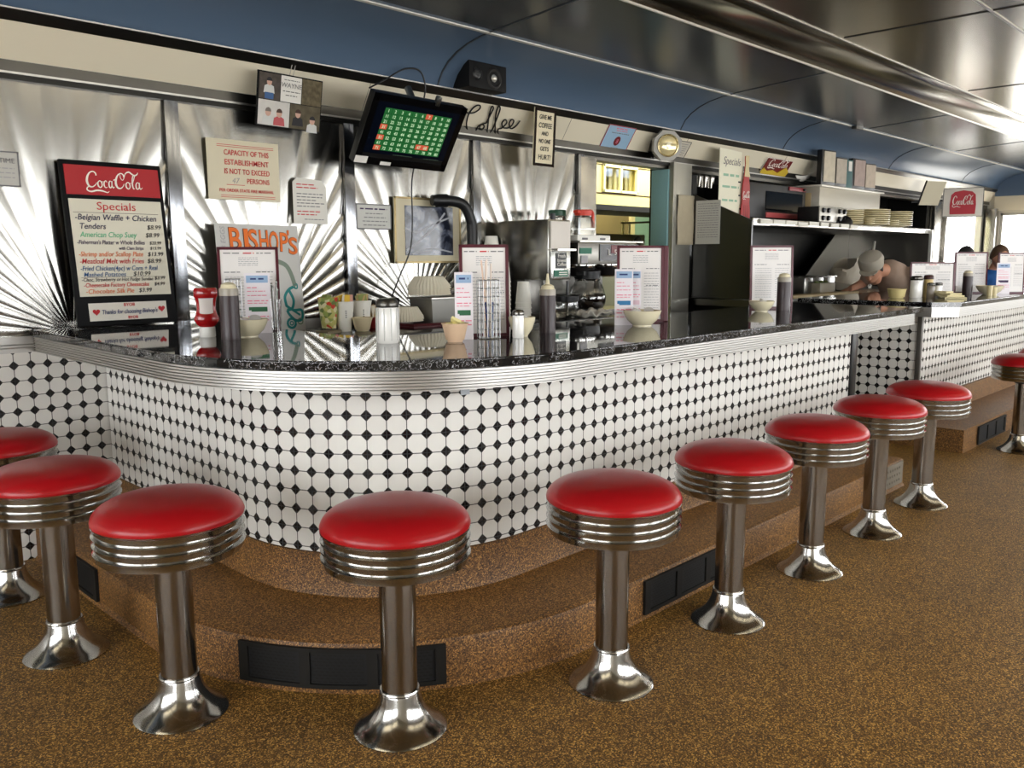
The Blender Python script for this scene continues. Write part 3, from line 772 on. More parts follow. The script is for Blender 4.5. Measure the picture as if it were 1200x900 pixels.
for r_ in (.022, .009):
    b.ribbon([(.35+r_*math.cos(a*.3927), .015+r_+.0*a+(.022-r_)+r_*math.sin(a*.3927)) for a in range(17)], .012 if r_ > .01 else .006, .0025)
b.obj('face_guard', INKS['teal'], t, smooth=False)
b = B(); b.ribbon([(.398+.014*math.cos(a*.3927), .045+.014*math.sin(a*.3927)) for a in range(17)], .005, .0025); b.obj('doodle', mat('doodle_green', (110, 134, 104), .6), t, smooth=False)

# framed aerial picture
t = thing('framed_picture', 'cream-matted aerial photograph in a thin gold frame on the wall', 'picture', M=frame((2.882, 3.712, 1.178), (1, 0, 0), (0, 0, 1)))
w_, h_ = .482, .358
b = B(); b.box((w_/2, h_/2, 0), (w_, h_, .006)); b.obj('mat_board', mat('mat_cream', (216, 206, 176), .6), t, smooth=False)
border(t, w_, h_, .011, mat('thin_gold_frame', (150, 132, 92), .35, .6), z=.006, name='frame')
am = bpy.data.materials.new('aerial_print'); am.use_nodes = True; nt = am.node_tree; bb = nt.nodes['Principled BSDF']
tc = nt.nodes.new('ShaderNodeTexCoord'); nz = nt.nodes.new('ShaderNodeTexNoise'); nz.inputs['Scale'].default_value = 11; nz.inputs['Detail'].default_value = 6; nz.inputs['Distortion'].default_value = .8
nt.links.new(tc.outputs['Object'], nz.inputs['Vector']); rp = nt.nodes.new('ShaderNodeValToRGB'); nt.links.new(nz.outputs['Fac'], rp.inputs[0])
rp.color_ramp.elements[0].position = .44; rp.color_ramp.elements[0].color = lin((30, 34, 46)); rp.color_ramp.elements[1].position = .66; rp.color_ramp.elements[1].color = lin((150, 152, 158))
e = rp.color_ramp.elements.new(.54); e.color = lin((86, 92, 108)); nt.links.new(rp.outputs[0], bb.inputs['Base Color']); bb.inputs['Roughness'].default_value = .15
b = B(); b.box((.247, .178, .0045), (.348, .27, .003)); b.obj('print', am, t, smooth=False)
b = B()
for P_, q in (([(.08, .07), (.18, .13), (.28, .20), (.36, .28)], .012), ([(.07, .19), (.16, .17), (.26, .21), (.41, .26)], .01), ([(.12, .05), (.26, .08), (.41, .06)], .008)): b.ribbon(spline(P_), q, .0062)
b.obj('printed_road', mat('road_grey', (176, 178, 184), .4), t, smooth=False)

# photo collage hanging from the fascia by two wires
t = thing('photo_collage', 'photo collage board hung by two wires from the top rail', 'picture', M=frame((2.035, 3.62, 1.81), (1, 0, -.015), (.08, -.04, .25)))
w_, h_ = .335, .238
b = B(); b.box((w_/2, h_/2, 0), (w_, h_, .012)); b.obj('board', mat('collage_black', (18, 18, 20), .7, spec=.2), t, smooth=False)
def patch(x0, y0, x1, y1, m, nm, z=.0068):
    b = B(); b.box(((x0+x1)/2, (y0+y1)/2, z), (x1-x0, y1-y0, .0015)); return b.obj(nm, m, t, smooth=False)
patch(.005, .118, .112, .232, mat('photo_brown', (84, 76, 70), .6, noise=.6, nscale=40, spec=.2), 'photograph')
patch(.115, .118, .222, .232, WHITE, 'card')
patch(.225, .118, .33, .232, mat('photo_trees', (104, 94, 72), .6, noise=.9, nscale=45, spec=.2), 'photograph')
patch(.005, .005, .165, .115, mat('photo_pale', (214, 210, 204), .6, noise=.15, nscale=25), 'photograph')
patch(.168, .005, .33, .115, mat('photo_night', (96, 88, 70), .6, noise=.6, nscale=30, spec=.2), 'photograph')
def figure(x, y, s, hair, skin, top, nm):
    b = B(); b.prism([(x-.5*s, y-.9*s), (x+.5*s, y-.9*s), (x+.42*s, y-.35*s), (x+.15*s, y-.22*s), (x-.15*s, y-.22*s), (x-.42*s, y-.35*s)], .0076, .0083); b.obj(nm+'_clothing', top, t, smooth=False)
    b = B(); b.prism([(x+.24*s*math.cos(a*.5236), y+.30*s*math.sin(a*.5236)) for a in range(12)], .0084, .0088); b.obj(nm+'_face', skin, t, smooth=False)
    b = B(); b.prism([(x+.26*s*math.cos(a*.5236), y+.06*s+.30*s*math.sin(a*.5236)) for a in range(7)], .0089, .0093); b.obj(nm+'_hair', hair, t, smooth=False)
SK = mat('photo_skin', (206, 164, 144), .5)
figure(.055, .195, .055, INKS['black'], SK, mat('photo_white', (210, 210, 206), .5), 'pictured_man')
patch(.034, .12, .078, .148, mat('photo_jeans', (40, 86, 140), .5), 'pictured_jeans', .0078)
figure(.055, .062, .06, mat('photo_grey_hair', (120, 110, 100), .5), SK, mat('photo_white', (210, 210, 206), .5), 'pictured_man')
figure(.112, .062, .06, INKS['brown'], SK, RED, 'pictured_woman')
figure(.21, .072, .06, INKS['brown'], SK, INKS['black'], 'pictured_woman')
figure(.288, .05, .06, INKS['black'], SK, mat('photo_white', (210, 210, 206), .5), 'pictured_man')
lettering([('WAYNE', .168, .182, .03, 'CENTER')], INKS['grey'], t, .0076, thin=-.006, shear=.1)
smallprint([(.13, .21, .215, .005), (.125, .215, .165, .006), (.14, .20, .148, .006)], INKS['black'], t, .0074, 12)
b = B(); b.tube([(.158, h_-.002, .003), (.158, h_+.045, .02)], .0018); b.tube([(.176, h_-.002, .003), (.176, h_+.045, .02)], .0018); b.obj('hanging_wire', mat('wire_pale', (190, 186, 178), .4, .5), t)

# fascia things
FV = Vector((0, -.545, .838)); FN = Vector((0, -.838, -.545))
def fascia(name, label, cat, x, s, off=.004, group=None):
    P = Vector((x, 3.725-.545*s, 1.957+.838*s)) + FN*off
    return thing(name, label, cat, M=frame(P, (1, 0, 0), FV), group=group)
t = fascia('coffee_script', 'black wire script spelling coffee on the fascia below the speaker', 'wire word', 3.37, 0, .012)
b = B()
for st in ([(3.376, 0.088), (3.398, 0.084), (3.439, 0.091), (3.469, 0.117), (3.466, 0.136), (3.441, 0.136), (3.416, 0.112), (3.405, 0.073), (3.414, 0.025), (3.436, -0.011)],
 [(3.505, -0.018), (3.513, 0.018), (3.54, 0.031), (3.557, 0.018), (3.548, -0.002), (3.528, 0.005), (3.527, 0.027), (3.563, 0.043)],
 [(3.563, 0.043), (3.568, 0.093), (3.572, 0.135), (3.554, 0.144), (3.558, 0.101), (3.579, 0.036), (3.605, -0.031)],
 [(3.615, -0.02), (3.629, 0.006), (3.63, 0.061), (3.626, 0.135), (3.604, 0.152), (3.61, 0.098), (3.666, -0.019)],
 [(3.694, -0.017), (3.674, 0.014), (3.7, 0.027), (3.721, 0.062), (3.699, 0.08), (3.684, 0.057), (3.708, 0.031), (3.743, 0.03)],
 [(3.743, 0.03), (3.769, 0.048), (3.772, 0.079), (3.749, 0.087), (3.743, 0.06), (3.775, 0.031), (3.807, 0.053), (3.821, 0.089)]):
    b.tube(spline([(x-3.37, s, 0) for x, s in st], 5), .0045, 6)
b.obj('wire_letters', BLACK, t)
t = thing('framed_sign', 'tall narrow wooden framed sign with handwritten coffee joke', 'sign', M=frame((3.858, 3.60, 1.760), (1, 0, 0), (.03, -.02, .335)))
w_, h_ = .19, .338
b = B(); b.box((w_/2, h_/2, 0), (w_, h_, .008)); b.obj('panel', mat('aged_paper', (234, 222, 190), .6), t, smooth=False)
border(t, w_, h_, .017, mat('dark_wood', (34, 22, 15), .7, spec=.2), z=.006, name='frame')
lettering([('GIVE ME', .095, .276, .038, 'CENTER', 0, .11), ('COFFEE', .095, .226, .042, 'CENTER', 0, .118), ('AND', .095, .182, .034, 'CENTER', 0, .062), ('NO ONE', .095, .136, .036, 'CENTER', 0, .105), ('GETS', .095, .092, .035, 'CENTER', 0, .078), ('HURT!', .098, .040, .042, 'CENTER', 0, .11)], INKS['black'], t, .0045, thin=.012, shear=.1)
t = fascia('flyer', 'light blue flyer with red border on the fascia above the kitchen doorway', 'flyer', 4.655, -.022, .005)
b = B(); b.box((.15, .092, 0), (.30, .184, .002)); b.obj('sheet', mat('flyer_blue', (156, 190, 218), .5), t, smooth=False)
border(t, .30, .184, .005, RED, z=.0015)
b = B(); b.prism([(.155+.032*math.cos(a*.314), .075+.034*math.sin(a*.314)) for a in range(20)], .0015, .0025); b.obj('round_emblem', mat('emblem_dark_red', (120, 26, 34), .5), t, smooth=False)
lettering([('8', .155, .058, .045, 'CENTER')], INKS['pink'], t, .003, name='emblem_digit')
smallprint([(.09, .21, .163, .014), (.10, .22, .148, .010)], INKS['pink'], t, .0014, 21, 'heading'); smallprint([(.06, .25, .130, .008), (.12, .20, .025, .005)], INKS['grey'], t, .0014, 22)
t = fascia('paper_strip', 'plain orange paper strip taped under the blue flyer', 'paper', 4.648, -.056, .006)
b = B(); b.box((.157, .016, 0), (.314, .034, .002)); b.obj('sheet', mat('orange_paper', (206, 150, 76), .6), t, smooth=False)
t = fascia('paper_sign', 'white framed notice right of the round emergency lamp', 'sign', 5.47, .0, .006)
b = B(); b.box((.105, .066, 0), (.21, .132, .002)); b.obj('sheet', mat('off_white_paper', (206, 200, 186), .6), t, smooth=False)
border(t, .21, .132, .004, INKS['black'], z=.0016)
smallprint([(.03, .18, .108-.017*i, .007) for i in range(6)], INKS['grey'], t, .0014, 23)
# soda sign with lemon foot
t = fascia('soda_sign', 'dark red soda sign with white script and yellow lemon foot on the fascia', 'sign', 6.86, -.045, .012)
b = B(); b.prism([(.02, .035), (.46, .035), (.47, .165), (.03, .165)], 0, .006); b.obj('panel', mat('deep_red', (112, 26, 26), .4), t, smooth=False)
b = B(); b.prism([(0, .035), (.02, .0), (.12, -.03), (.32, -.03), (.46, .01), (.48, .06), (.40, .10), (.30, .04), (.20, .06), (.10, .045), (.03, .07)], .006, .014); b.obj('lemon_slice', mat('lemon_yellow', (206, 176, 52), .5), t, smooth=False)
soda_script(.07, .085, .37, INKS['white'], t, .0066, sy=.62, grow=.75)
border(t, .47, .165, .004, INKS['white'], z=.0066, name='rim')
t = fascia('curled_paper', 'blank curled white paper sticking out under the lemon soda sign', 'paper', 7.52, -.07, .006)
b = B(); P_ = [(0, 0, .0), (.06, .015, .03), (.13, .035, .05), (.20, .07, .05)]
V = [[b.b.verts.new((x, y+.06*j, z)) for x, y, z in P_] for j in (0, 1)]
for i in range(3): b.b.faces.new((V[0][i], V[0][i+1], V[1][i+1], V[1][i]))
o = b.obj('sheet', WHITE, t); o.modifiers.new('thick', 'SOLIDIFY').thickness = .001
t = thing('menu_card', 'blank white card hanging from the fascia right of the wooden panels', 'card', M=frame((10.42, 3.62, 1.80), (1, -.5, 0), (0.0, -.12, .26)))
b = B(); b.box((.14, .13, 0), (.28, .28, .008)); b.obj('card', mat('card_pale', (214, 208, 184), .6), t, smooth=False)
b = B(); b.box((-.006, .13, -.004), (.014, .29, .012)); b.obj('dark_edge', BLACK, t, smooth=False)

# television on the fascia
t = thing('television', 'black flat television showing a green number board, tilted down from the fascia', 'television', M=frame((2.515, 3.555, 1.676), (1, 0, -.012), (.0, -.19, .305)))
w_, h_ = .592, .362
b = B(); b.box((w_/2, h_/2, -.02), (w_, h_, .045), bev=.006); b.box((w_/2, h_/2, -.06), (w_*.7, h_*.6, .05), bev=.01); b.obj('case', BLACK, t)
b = B()
border(t, w_, h_, .036, mat('bezel_gloss', (10, 10, 11), .12), z=.004, name='bezel')
b = B(); b.box((w_/2, h_/2+.012, .0035), (w_-.07, h_-.095, .002)); b.obj('screen', mat('screen_dark', (5, 8, 14), .15, emit=(6, 10, 22), es=.5), t, smooth=False)
gx, gy, cw, chh = .086, .078, .0425, .0275
GRN = mat('screen_green', (8, 40, 16), .5, emit=(28, 104, 46), es=.75); ORG = mat('screen_red', (60, 20, 10), .5, emit=(214, 96, 66), es=.85); NUM = mat('screen_number', (60, 80, 60), .5, emit=(206, 236, 190), es=.9)
b = B(); ro = B(); nums = []
for r_ in range(8):
    for c_ in range(10):
        n_ = r_*10+c_+1; x = gx+c_*cw; y = gy+(7-r_)*chh
        tgt = ro if n_ in (7, 31, 51, 67, 68, 71) else b
        tgt.box((x+cw/2, y+chh/2, .005), (cw*.96, chh*(.92 if r_ % 2 else .98), .001))
        nums.append((str(n_), x+cw/2, y+.006, .022, 'CENTER'))
b.obj('number_grid', GRN, t, smooth=False); ro.obj('lit_numbers', ORG, t, smooth=False)
lettering(nums, NUM, t, .0058, name='numerals', thin=.01, ex=.0002)
smallprint([(.22, .34, .062, .006), (.42, .52, .060, .006)], mat('screen_text', (20, 30, 20), .5, emit=(90, 110, 90), es=.4), t, .0048, 31, 'caption')
b = B(); b.box((.037, .022, .0075), (.074, .036, .001)); b.box((.19, .012, .0075), (.066, .018, .001)); b.obj('white_label', WHITE, t, smooth=False)
b = B(); b.cyl((.30, .31, -.05), (.30, .36, -.15), .018); b.obj('mount_arm', mat('clip_steel', (140, 140, 136), .3, 1), t)
b = B(); b.box((.385, h_+.01, .0), (.025, .05, .03), bev=.008); b.obj('top_clip', mat('clip_steel', (140, 140, 136), .3, 1), t)
t = thing('power_cable', 'thin black cable looping over the top rail and hanging down behind the television', 'cable', (2.87, 3.66, 1.0))
pts = spline([(2.66, 3.60, 2.05), (2.75, 3.59, 2.10), (2.86, 3.57, 2.165), (2.955, 3.56, 2.17), (3.0, 3.57, 2.10), (2.99, 3.58, 2.0), (2.97, 3.62, 1.75), (2.965, 3.655, 1.6), (2.965, 3.655, 1.40), (2.945, 3.655, 1.25), (2.875, 3.655, 1.12), (2.80, 3.64, 1.0)], 6)
b = B(); b.tube([p-Vector((2.87, 3.66, 1.0)) for p in pts], .0045, 6); b.obj('cord', BLACK, t)
b = B(); b.box((-.07, -.03, -.02), (.07, .03, .035), bev=.008); b.obj('plug', BLACK, t)

# loudspeaker on the rail
t = thing('loudspeaker', 'black two-way loudspeaker standing on the top rail above the wire script', 'speaker', (3.40, 3.60, 2.127))
b = B(); b.box((0, -.01, .07), (.285, .17, .14), bev=.006); b.obj('cabinet', mat('speaker_black', (12, 12, 13), .6, spec=.25), t)
RX = Matrix.Rotation(PI/2, 4, 'X')
b = B(); b.lathe([(.0, .004), (.012, .006), (.024, .004), (.03, .0), (.034, .003), (.038, 0)], 28, M=Matrix.Translation((-.085, -.096, .075)) @ RX); b.obj('tweeter', BLACK, t)
b = B(); b.lathe([(.022, -.006), (.04, .0), (.047, .006), (.054, .004), (.058, 0)], 32, M=Matrix.Translation((.045, -.096, .066)) @ RX); b.obj('woofer_cone', RUBBER, t)
b = B(); b.lathe([(0, .012), (.012, .008), (.022, -.004)], 24, M=Matrix.Translation((.045, -.098, .066)) @ RX); b.obj('dust_cap', mat('dust_cap_silver', (214, 212, 204), .2, .6), t)
# octagonal emergency lamp head
t = thing('emergency_lamp', 'eight-sided white emergency lamp head with round glass beside the blue flyer', 'lamp', M=frame((5.21, 3.55, 1.99), (.83, -.55, 0), (.05, -.12, 1)))
oc = [(.112*math.cos(PI/8+PI/4*i), .112*math.sin(PI/8+PI/4*i)) for i in range(8)]
b = B(); b.prism(oc, -.03, .012); b.obj('housing', mat('lamp_grey', (170, 168, 160), .4), t, smooth=False)
b = B(); b.prism([(x*.85, y*.85) for x, y in oc], -.16, -.03); b.obj('rear_case', DSTEEL, t, smooth=False)
b = B(); b.lathe([(.074, .012), (.08, .02), (.072, .022), (.066, .014)], 32); b.obj('rim', mat('rim_gold', (176, 164, 128), .25, 1), t)
b = B(); b.lathe([(0, .026), (.03, .0245), (.055, .02), (.07, .013)], 32); b.obj('lens', mat('lamp_lens', (226, 212, 164), .12, .35), t)
b = B(); b.box((0, .02, .025), (.05, .004, .004)); b.box((0, -.022, .025), (.06, .004, .004)); b.lathe([(0, .032), (.016, .03), (.02, .024)], 16); b.obj('lens_ribs', mat('lens_rib', (246, 240, 214), .2, .3), t)
# hanging specials sheet and bottle-shaped sign
t = thing('specials_sheet', 'tall pale hand-written sheet hanging under the fascia beside the bottle-shaped sign', 'sign', M=frame((5.96, 3.575, 1.50), (1, 0, 0), (-.14, 0.0, .5)))
b = B(); b.prism([(0, -.02), (.43, -.02), (.34, .535), (.0, .545)], 0, .003); b.obj('sheet', mat('sheet_green_white', (238, 234, 210), .6), t, smooth=False)
lettering([('Specials', .05, .425, .085, 'LEFT', 0, .26)], INKS['dark'], t, .0035, thin=-.012, shear=.3)
smallprint([(.06, .30, .345, .034), (.05, .30, .255, .03), (.05, .28, .15, .03)], mat('pale_green_ink', (150, 190, 160), .6), t, .003, 41, 'green_lines')
smallprint([(.29, .33, .30, .022), (.30, .34, .195, .022), (.32, .35, .09, .022)], INKS['black'], t, .003, 42, 'prices')
t = thing('bottle_sign', 'flat red bottle-shaped sign hanging at the right of the pale sheet', 'sign', M=frame((6.34, 3.555, 1.475), (1, 0, 0), (-.145, 0, .565)))
prof = [(.055, 0), (.07, .03), (.068, .10), (.055, .17), (.06, .23), (.052, .31), (.04, .36), (.028, .42), (.024, .47), (.028, .50), (.028, .53)]
b = B(); b.prism([(x, y) for x, y in prof]+[(-x, y) for x, y in reversed(prof)], 0, .008); b.obj('bottle_cutout', mat('bottle_red', (168, 28, 28), .4), t, smooth=False)
b = B(); b.prism([(.052, .37), (.03, .42), (.025, .47), (.029, .50), (.029, .535), (-.029, .535), (-.029, .50), (-.025, .47), (-.03, .42), (-.038, .37)], .008, .010); b.obj('bottle_neck', mat('neck_cream', (214, 196, 150), .5), t, smooth=False)
soda_script(-.055, .20, .115, INKS['white'], t, .0088, grow=1.2, sy=1.5)
b = B()
for x in (-.03, 0, .03): b.box((x, .08, .009), (.005, .13, .001))
b.obj('bottle_ribs', mat('bottle_dark_red', (110, 14, 16), .4), t, smooth=False)
# ------------------------------------------------------------------ back counter along the sunburst wall
bc = thing('back_counter', 'dark back counter below the sunburst panels behind the curved counter', 'counter', (3.1, 3.4, 0))
b = B(); b.box((3.09, 3.385, .845), (2.78, .62, .03), bev=.004); W(b.obj('worktop', mat('dark_worktop', (38, 36, 35), .2), bc))
b = B(); b.box((3.09, 3.40, .415), (2.70, .56, .825)); W(b.obj('cabinet_body', DSTEEL, bc, smooth=False))
b = B(); b.box((3.09, 3.077, .842), (2.78, .012, .026)); W(b.obj('steel_edge', STEEL, bc, smooth=False))
ZB, ZC = .860, .932
def face(x, y): return -math.atan2(x, y)
# --- the menu sheets in maroon covers
PAGE = mat('menu_page', (232, 228, 224), .35)
def menu(label, x, y, w, h, z=ZC, rot=None, seed=1, lean=.06, spine=0, group=None):
    t = thing('menu', label, 'menu', (x, y, z), face(x, y) if rot is None else rot, group)
    R = Matrix.Rotation(-lean, 4, 'X')
    b = B(); b.box((0, .006, h/2), (w, .006, h), R); b.obj('cover', MAROON, t, smooth=False)
    b = B(); f = .011
    b.box((0, 0, f/2), (w, .008, f), R); b.box((0, 0, h-f/2), (w, .008, f), R); b.box((-w/2+f/2, 0, h/2), (f, .008, h), R); b.box((w/2-f/2, 0, h/2), (f, .008, h), R)
    if spine: b.box((w/2+spine/2, .012, h/2), (spine, .02, h), R, bev=.004)
    b.obj('cover_edge', MAROON, t, smooth=False)
    b = B(); b.box((0, .001, h/2), (w-2*f, .003, h-2*f), R); b.obj('page', PAGE, t, smooth=False)
    rnd = random.Random(seed); M = R @ Matrix(((1, 0, 0, -w/2), (0, 0, -1, -.001), (0, 1, 0, 0), (0, 0, 0, 1)))
    def rows(rr, ink, nm):
        b = B()
        for x0, x1, yy, hh in rr: scribble(b, x0*w, x1*w, yy*h, hh, rnd)
        bmesh.ops.transform(b.b, matrix=M, verts=b.b.verts); b.obj(nm, ink, t, smooth=False)
    rows([(.10, .36, .925, .007), (.64, .90, .925, .007), (.10, .38, .70, .006), (.62, .9, .70, .006), (.62, .9, .48, .006)], INKS['grey'], 'heading_rules')
    rows([(.42, .60, .925, .008)], INKS['red'], 'heading')
    rows([(.34, .66, .87-.022*i, .004) for i in range(5)]+[(.12, .5, .64-.035*i, .004) for i in range(14)]+[(.58, .9, .64-.035*i, .004) for i in range(14)], INKS['ltgrey'], 'fine_print')
    return t
menu('maroon-edged menu in front of the bubble letter poster', 1.635, 3.012, .225, .320, seed=2)
menu('maroon-edged menu standing behind the straw holder and cream packets', 2.075, 2.165, .175, .322, seed=3, rot=-.62)
menu('maroon-edged menu with thick spine in front of the coffee brewer', 2.995, 2.16, .20, .325, seed=4, spine=.022, rot=-.78)
menu('maroon-edged menu under the hood, before the steel side panel', 4.22, 2.19, .235, .335, seed=5, rot=-.72)
menu('menu at the near end of the second counter, behind the glass shaker', 6.29, 2.06, .31, .235, seed=6, rot=-.80)
menu('tall menu on the second counter below the hanging soda sign', 6.93, 2.0, .245, .305, seed=7, rot=-.80)
menu('menu at the right edge on the second counter', 7.12, 1.78, .20, .30, seed=8, rot=-.80)

# --- narrow flyer cards
def card(label, x, y, w, h, z=ZC, rot=None, seed=1, emblem=INKS['teal'], lean=.05, plain=False):
    t = thing('flyer_card', label, 'card', (x, y, z), face(x, y) if rot is None else rot, 'narrow advertising cards on the counters')
    R = Matrix.Rotation(-lean, 4, 'X')
    b = B(); b.box((0, .002, h/2), (w, .003, h), R); b.obj('card', mat('card_white', (232, 226, 230), .4), t, smooth=False)
    b = B(); b.box((0, -.0005, h*.90), (w*.84, .002, h*.12), R); b.obj('heading_panel', mat('card_blue', (150, 176, 206), .5), t, smooth=False)
    rnd = random.Random(seed); M = R @ Matrix(((1, 0, 0, -w/2), (0, 0, -1, -.0002), (0, 1, 0, 0), (0, 0, 0, 1)))
    for rr, ink, nm in (([(.24, .76, .905, h*.05)], INKS['blue'], 'heading'), ([(.1, .5, .76, .006), (.1, .8, .70, .005), (.1, .85, .63, .005), (.1, .9, .54, .007), (.1, .85, .50, .005), (.1, .9, .28, .007), (.1, .9, .22, .007), (.1, .6, .15, .006)], INKS['pink'], 'printed_lines')):
        b = B()
        for x0, x1, yy, hh in rr: scribble(b, x0*w, x1*w, yy*h, hh, rnd)
        bmesh.ops.transform(b.b, matrix=M, verts=b.b.verts); o = b.obj(nm, ink, t, smooth=False)
        o.location.y = -.0012
    b = B(); b.box((0, -.001, h*.41), (w*.72, .002, h*.055), R); b.box((.05*w, -.0012, h*.375), (w*.62, .002, h*.03), R); b.obj('emblem', emblem, t, smooth=False)
    return t
GEM = mat('emblem_green', (40, 96, 62), .5); BEM = mat('emblem_blue', (38, 112, 160), .5)
card('narrow advertising card leaning on the leftmost menu', 1.595, 2.88, .092, .222, emblem=GEM, seed=3)
card('narrow advertising card with green emblem beside the straw holder', 1.945, 2.13, .062, .228, emblem=GEM, seed=4, rot=-.6)
card('narrow advertising card with blue emblem left of the bowl of orange creamers', 2.80, 2.10, .075, .228, emblem=BEM, seed=5, rot=-.78)
card('thinner advertising card between the blue-emblem card and the spined menu', 2.88, 2.10, .045, .226, emblem=mat('card_pink', (220, 190, 200), .5), seed=6, rot=-.78)
t = card('pink advertising card on the second counter near the right edge', 7.0, 1.80, .10, .225, emblem=INKS['dark'], seed=7, rot=-.8)

# --- bowls and ramekins
def bowl(label, x, y, r, h, z=ZC, m=CERAM, name='bowl', foot=.5, seg=40, group=None):
    t = thing(name, label, 'bowl', (x, y, z), 0, group)
    b = B(); b.lathe([(0, .004), (r*foot, 0), (r*foot, .004), (r*.78, h*.38), (r*.95, h*.78), (r, h), (r*.965, h+.001), (r*.90, h*.76), (r*.72, h*.40), (r*foot*.8, .008), (0, .008)], seg); b.obj('shell', m, t)
    return t
def creamer(label, x, y, z, tilt, m, group):
    t = thing('creamer_cup', label, 'creamer', (x, y, z), 0, group); t.rotation_euler = tilt
    b = B(); b.lathe([(0, 0), (.012, 0), (.017, .022), (.0175, .024)], 16); b.obj('cup', m, t)
    b = B(); b.lathe([(0, .0255), (.020, .0255), (.020, .0235), (0, .0235)], 16); b.obj('foil_lid', mat('foil_lid', (236, 232, 226), .3, .3), t)
PEACH = mat('peach_cup', (236, 160, 104), .4)
bowl('cream ceramic bowl beside the leftmost syrup bottle', 1.50, 2.79, .072, .062)
creamer('white creamer cup in the leftmost bowl', 1.485, 2.785, ZC+.038, (.2, .1, 0), WPLAS, 'creamers in the leftmost bowl'); creamer('white creamer cup on top in the leftmost bowl', 1.515, 2.765, ZC+.046, (.5, -.2, 0), WPLAS, 'creamers in the leftmost bowl')
bowl('cream ceramic bowl of orange and white creamers before the spined menu', 2.83, 2.03, .077, .062)
for i, (dx, dy, dz, tl, m_, lb) in enumerate(((-.045, .0, .042, (.3, .5, 0), WPLAS, 'white creamer cup at the left of the bowl before the spined menu'), (.0, -.02, .052, (2.6, .3, 0), PEACH, 'upturned orange creamer cup topping the bowl before the spined menu'), (-.015, .03, .046, (.6, .2, 0), WPLAS, 'white creamer cup at the back of the bowl before the spined menu'), (.045, .0, .042, (.3, -.5, 0), PEACH, 'orange creamer cup at the right of the bowl before the spined menu'))):
    creamer(lb, 2.83+dx, 2.03+dy, ZC+dz, tl, m_, 'creamers in the bowl before the spined menu')
bowl('cream ceramic bowl in front of the menu under the hood', 3.985, 2.12, .064, .052)
creamer('white creamer cup in the bowl under the hood', 3.985, 2.12, ZC+.036, (.3, .2, 0), WPLAS, None)
bowl('small white bowl half hidden behind the salt shaker', 2.165, 2.07, .048, .068, foot=.45)
creamer('white creamer cup in the half-hidden bowl behind the salt shaker', 2.165, 2.07, ZC+.05, (.2, .3, 0), WPLAS, None)
bowl('wide cream bowl on the second counter before the tall menu', 6.82, 1.84, .092, .062)
SAND = mat('sand_plastic', (212, 180, 148), .45)
def ramekin(label, x, y, z, m=SAND, r0=.031, r1=.044, h=.062):
    t = thing('ramekin', label, 'ramekin', (x, y, z))
    b = B(); b.lathe([(0, 0), (r0*.82, 0), (r0*.84, .006), (r0, .007), (r1*.97, h*.94), (r1*1.04, h*.95), (r1*1.04, h), (r1*.93, h), (r0*.9, .012), (0, .012)], 36); b.obj('shell', m, t); return t
ramekin('sand-coloured ramekin with butter pats, left of the straw holder', 1.875, 2.10, ZC)
for i, (dx, dz, rz) in enumerate(((-.012, .048, .3), (.014, .052, -.4), (.0, .062, .9))):
    t = thing('butter_pat', 'wrapped butter pat in the sand-coloured ramekin', 'butter', (1.875+dx, 2.10, ZC+dz), rz, 'butter pats in the ramekin'); t.rotation_euler = (.5, .2*i, rz)
    b = B(); b.box((0, 0, .006), (.046, .034, .010), bev=.002); b.obj('wrapper', mat('butter_wrap', (226, 214, 150), .4), t)
ramekin('small sand-coloured ramekin in front of the packet cups', 2.405, 3.36, ZB, mat('sand_pale', (214, 198, 160), .5), .035, .05, .066)
ramekin('yellowish ramekin on the second counter before the cook', 5.86, 2.14, ZC, mat('ramekin_yellow', (206, 188, 128), .5), .05, .06, .06)

# --- bottles
t = thing('ketchup_bottle', 'upside-down red ketchup bottle with white label and cap on the curved counter', 'bottle', (1.393, 2.88, ZC), face(1.393, 2.88))
b = B(); b.lathe([(0, 0), (.026, 0), (.028, .004), (.027, .034), (.025, .036), (0, .036)], 36); b.obj('cap', WPLAS, t)
b = B(); b.lathe([(.02, .034), (.032, .042), (.041, .055), (.043, .066), (.036, .082), (.032, .10), (.034, .125), (.037, .138), (.041, .145), (.041, .165), (.036, .174), (.0, .176)], 40, sy=.72); b.obj('squeeze_body', mat('ketchup_red', (150, 14, 18), .18, coat=.4), t)
b = B(); b.lathe([(.0355, .076), (.0332, .10), (.0352, .128), (.0375, .138)], 20, sy=.74, a0=PI*1.27, a1=PI*1.73); b.obj('label', mat('ketchup_label', (216, 206, 200), .5), t)
def syrup(label, x, y, h=.172, r=.031, spout=True, z=ZC):
    t = thing('syrup_bottle', label, 'bottle', (x, y, z))
    b = B(); b.lathe([(0, 0), (r, 0), (r*1.02, .005), (r, .012), (r, h*.80)], 36); b.obj('syrup_body', SYRUP, t)
    b = B(); b.lathe([(r*1.001, h*.80), (r*1.001, h*.90), (r*.96, h*.93)], 36); b.obj('empty_band', mat('hazy_plastic', (160, 152, 138), .35), t)
    b = B(); b.lathe([(r*.96, h*.90), (r*.99, h*.905), (r*.8, h*.955), (r*.78, h), (r*.45, h*1.03), (.008, h*1.04)]+([(.004, h*1.26), (0, h*1.262)] if spout else [(0, h*1.04)]), 32); b.obj('spout_cap', mat('cap_ivory', (222, 212, 178), .4), t)
    return t
syrup('dark syrup squeeze bottle between the ketchup and the leftmost bowl', 1.404, 2.73, .188, .032, False)
syrup('dark syrup squeeze bottle with white spout before the tea brewer', 2.339, 2.105, .172, .030, True)
syrup('dark syrup squeeze bottle in front of the menu under the hood', 4.10, 2.06, .185, .034, False)
syrup('dark squeeze bottle before the tall menu on the second counter', 6.72, 1.96, .165, .034, False)
